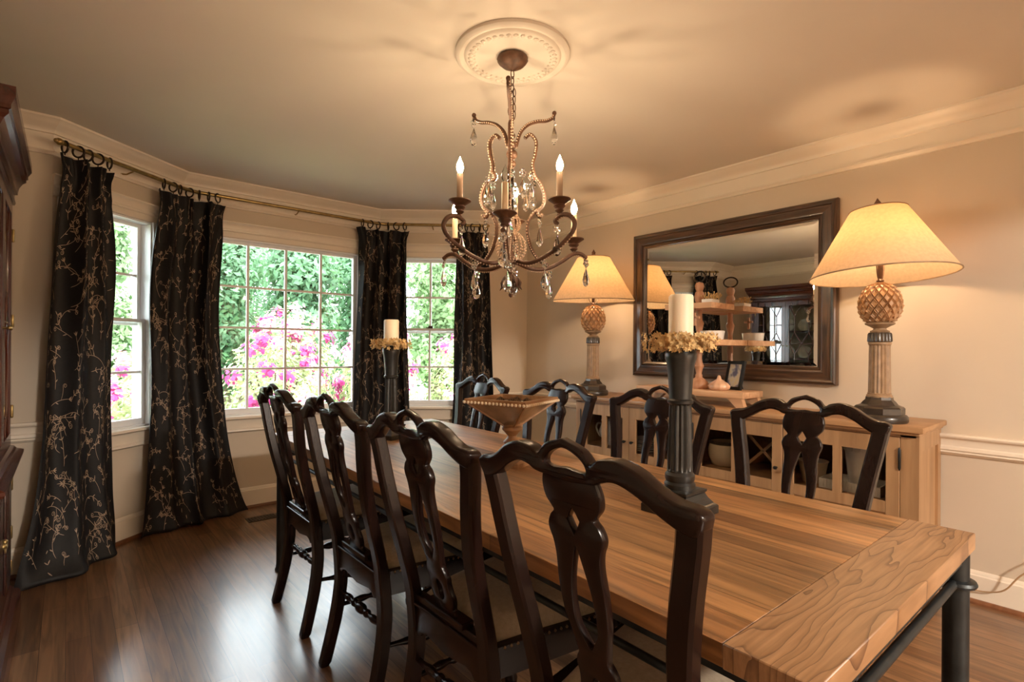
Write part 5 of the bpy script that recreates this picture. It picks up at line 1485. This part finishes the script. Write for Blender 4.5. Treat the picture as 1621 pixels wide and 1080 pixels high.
def blossoms(g, rnd, c, rad, ncl, per, size, frac):
    for k in range(ncl):
        d = Vector((rnd.gauss(0, 1), rnd.gauss(0, 1) - 0.5, rnd.gauss(0, 1) + 0.35)).normalized()
        cc = Vector((c[0] + d.x * rad[0] * 1.02, c[1] + d.y * rad[1] * 1.02, c[2] + d.z * rad[2] * 1.02))
        mi = 0 if rnd.random() < frac else 1
        R = rnd.uniform(0.06, 0.15)
        for j in range(per):
            e = Vector((rnd.gauss(0, 1), rnd.gauss(0, 1), rnd.gauss(0, 1))).normalized()
            p = cc + e * R * rnd.random() ** .5
            n_ = (d + e * .8).normalized(); u = n_.orthogonal().normalized(); w = n_.cross(u)
            s = size * rnd.uniform(.7, 1.2); q = rnd.uniform(0, 6.28)
            a = u * cos(q) + w * sin(q); b = n_.cross(a)
            g.add([p - a * s, p - b * s, p + a * s, p + b * s], [(0, 1, 2, 3)], mi)
def azalea(label, x, y, r, h, seed, frac, ncl=46):
    rnd = random.Random(seed)
    t = thing('azalea_bush', label, 'azalea bush', (x, y, -0.6), 0, 'azalea bushes in the garden')
    zc_ = h * 0.48; rad = (r * .92, r * .85, h * 0.49)
    g = G(); leafcloud(g, rnd, (0, 0, zc_), rad, 3600, 0.040)
    g.build('foliage', M['leaf_a'], t, smooth=0)
    g = G(); blossoms(g, rnd, (0, 0, zc_), rad, ncl, 34, 0.030, frac)
    g.build('blossoms', [M['magenta'], M['pink']], t, smooth=0)
    g = G()
    for k in range(5):
        a = 2 * pi * k / 5; g.tube([(0.05 * cos(a), 0.05 * sin(a), 0), (0.25 * r * cos(a), 0.25 * r * sin(a), zc_), (0.5 * r * cos(a), 0.5 * r * sin(a), zc_ * 1.4)], [0.025, 0.018, 0.008], 6)
    g.build('stems', M['bark'], t)
bushes = [(-2.7, 6.3, 0.78, 2.0, .5, 'azalea bush with pink and magenta blossoms at the far end of the garden row'),
          (-1.05, 6.6, 0.72, 1.6, .55, 'azalea bush second from the end, well clear of the narrow window by the cabinet'),
          (0.62, 6.45, 0.64, 1.6, .45, 'low azalea bush outside the narrow window beside the china cabinet'),
          (1.98, 6.95, 0.64, 2.25, .75, 'tall magenta azalea bush behind the first column of panes of the wide window'),
          (3.50, 7.15, 0.64, 2.3, .55, 'azalea bush with magenta clusters behind the last column of panes of the wide window'),
          (4.85, 6.9, 0.72, 2.15, .35, 'pale pink azalea bush outside the window behind the slimmer candlestick'),
          (6.6, 7.2, 0.85, 2.2, .5, 'azalea bush past the corner of the house at the end of the row'),
          (1.80, 5.50, 0.46, 1.35, .25, 'small pale azalea bush close under the wide window, below the tall magenta one'),
          (2.78, 5.65, 0.50, 1.40, .3, 'small pale azalea bush close under the wide window, by the middle panes'),
          (3.85, 5.45, 0.50, 1.35, .25, 'small pale azalea bush close under the window behind the slimmer candlestick'),
          (2.75, 8.6, 0.75, 2.55, .6, 'azalea bush in the second row, showing between the two tallest ones'),
          (4.25, 8.7, 0.75, 2.5, .5, 'azalea bush in the second row, behind the pale pink one'),
          (0.9, 8.6, 0.8, 1.9, .4, 'azalea bush in the second row, behind the low one by the narrow window')]
for k, (x, y, r, h, fr, lb) in enumerate(bushes): azalea(lb, x, y, r, h, 100 + k, fr, 46 if h > 1.3 else 24)
def tree(label, x, y, h, r, seed, mat, n=9000, low=0.12):
    rnd = random.Random(seed)
    t = thing('garden_tree', label, 'tree', (x, y, -0.6), 0, 'trees beyond the azaleas')
    g = G()
    for k in range(9):
        cz_ = h * (low + 0.12 + (0.86 - low) * k / 8.0); sp = r * (0.75 if k < 7 else 0.4)
        a = rnd.uniform(0, 6.28); q = rnd.uniform(0.1, 0.6) * sp
        leafcloud(g, rnd, (q * cos(a), q * sin(a), cz_), (sp * .8, sp * .8, h * 0.13), n // 9, 0.085, shell=0.35)
    g.build('crown', mat, t, smooth=0)
    G().tube([(0, 0, 0), (0.05, 0.02, h * .3), (-0.05, 0.04, h * .6), (0, 0, h * .85)], [0.16, 0.13, 0.09, 0.03], 8).build('trunk', M['bark'], t)
trees = [(-3.6, 12.0, 5.0, 1.6, 'leaf_c', 'pale green tree at the open sunny end of the garden'),
         (0.55, 13.0, 4.4, 1.25, 'leaf_c', 'low pale tree seen through the narrow window beside the cabinet'),
         (3.55, 11.0, 4.6, 1.25, 'leaf_b', 'rounded green tree behind the middle panes of the wide window'),
         (6.75, 10.8, 5.2, 1.30, 'leaf_c', 'bright green tree filling the upper panes of the window behind the slimmer candlestick'),
         (3.0, 14.6, 4.9, 1.5, 'leaf_b', 'tall green tree in the second row, behind the rounded one'),
         (6.1, 14.2, 5.3, 1.5, 'leaf_b', 'tall green tree in the second row, behind the last panes of the wide window'),
         (9.4, 14.4, 5.6, 1.6, 'leaf_b', 'tall green tree in the second row, behind the bright green one'),
         (4.3, 18.6, 6.0, 2.0, 'leaf_b', 'big green tree in the back row, filling the gap behind the rounded tree'),
         (8.6, 18.4, 6.2, 2.0, 'leaf_b', 'big green tree in the back row, past the wide window'),
         (13.2, 18.0, 6.4, 2.2, 'leaf_b', 'big green tree in the back row, beyond the corner of the house'),
         (11.2, 10.9, 5.4, 1.5, 'leaf_b', 'dark green tree beyond the corner of the house, beside the bright green one')]
for k, (x, y, h, r, mt, lb) in enumerate(trees): tree(lb, x, y, h, r, 300 + k, M[mt])
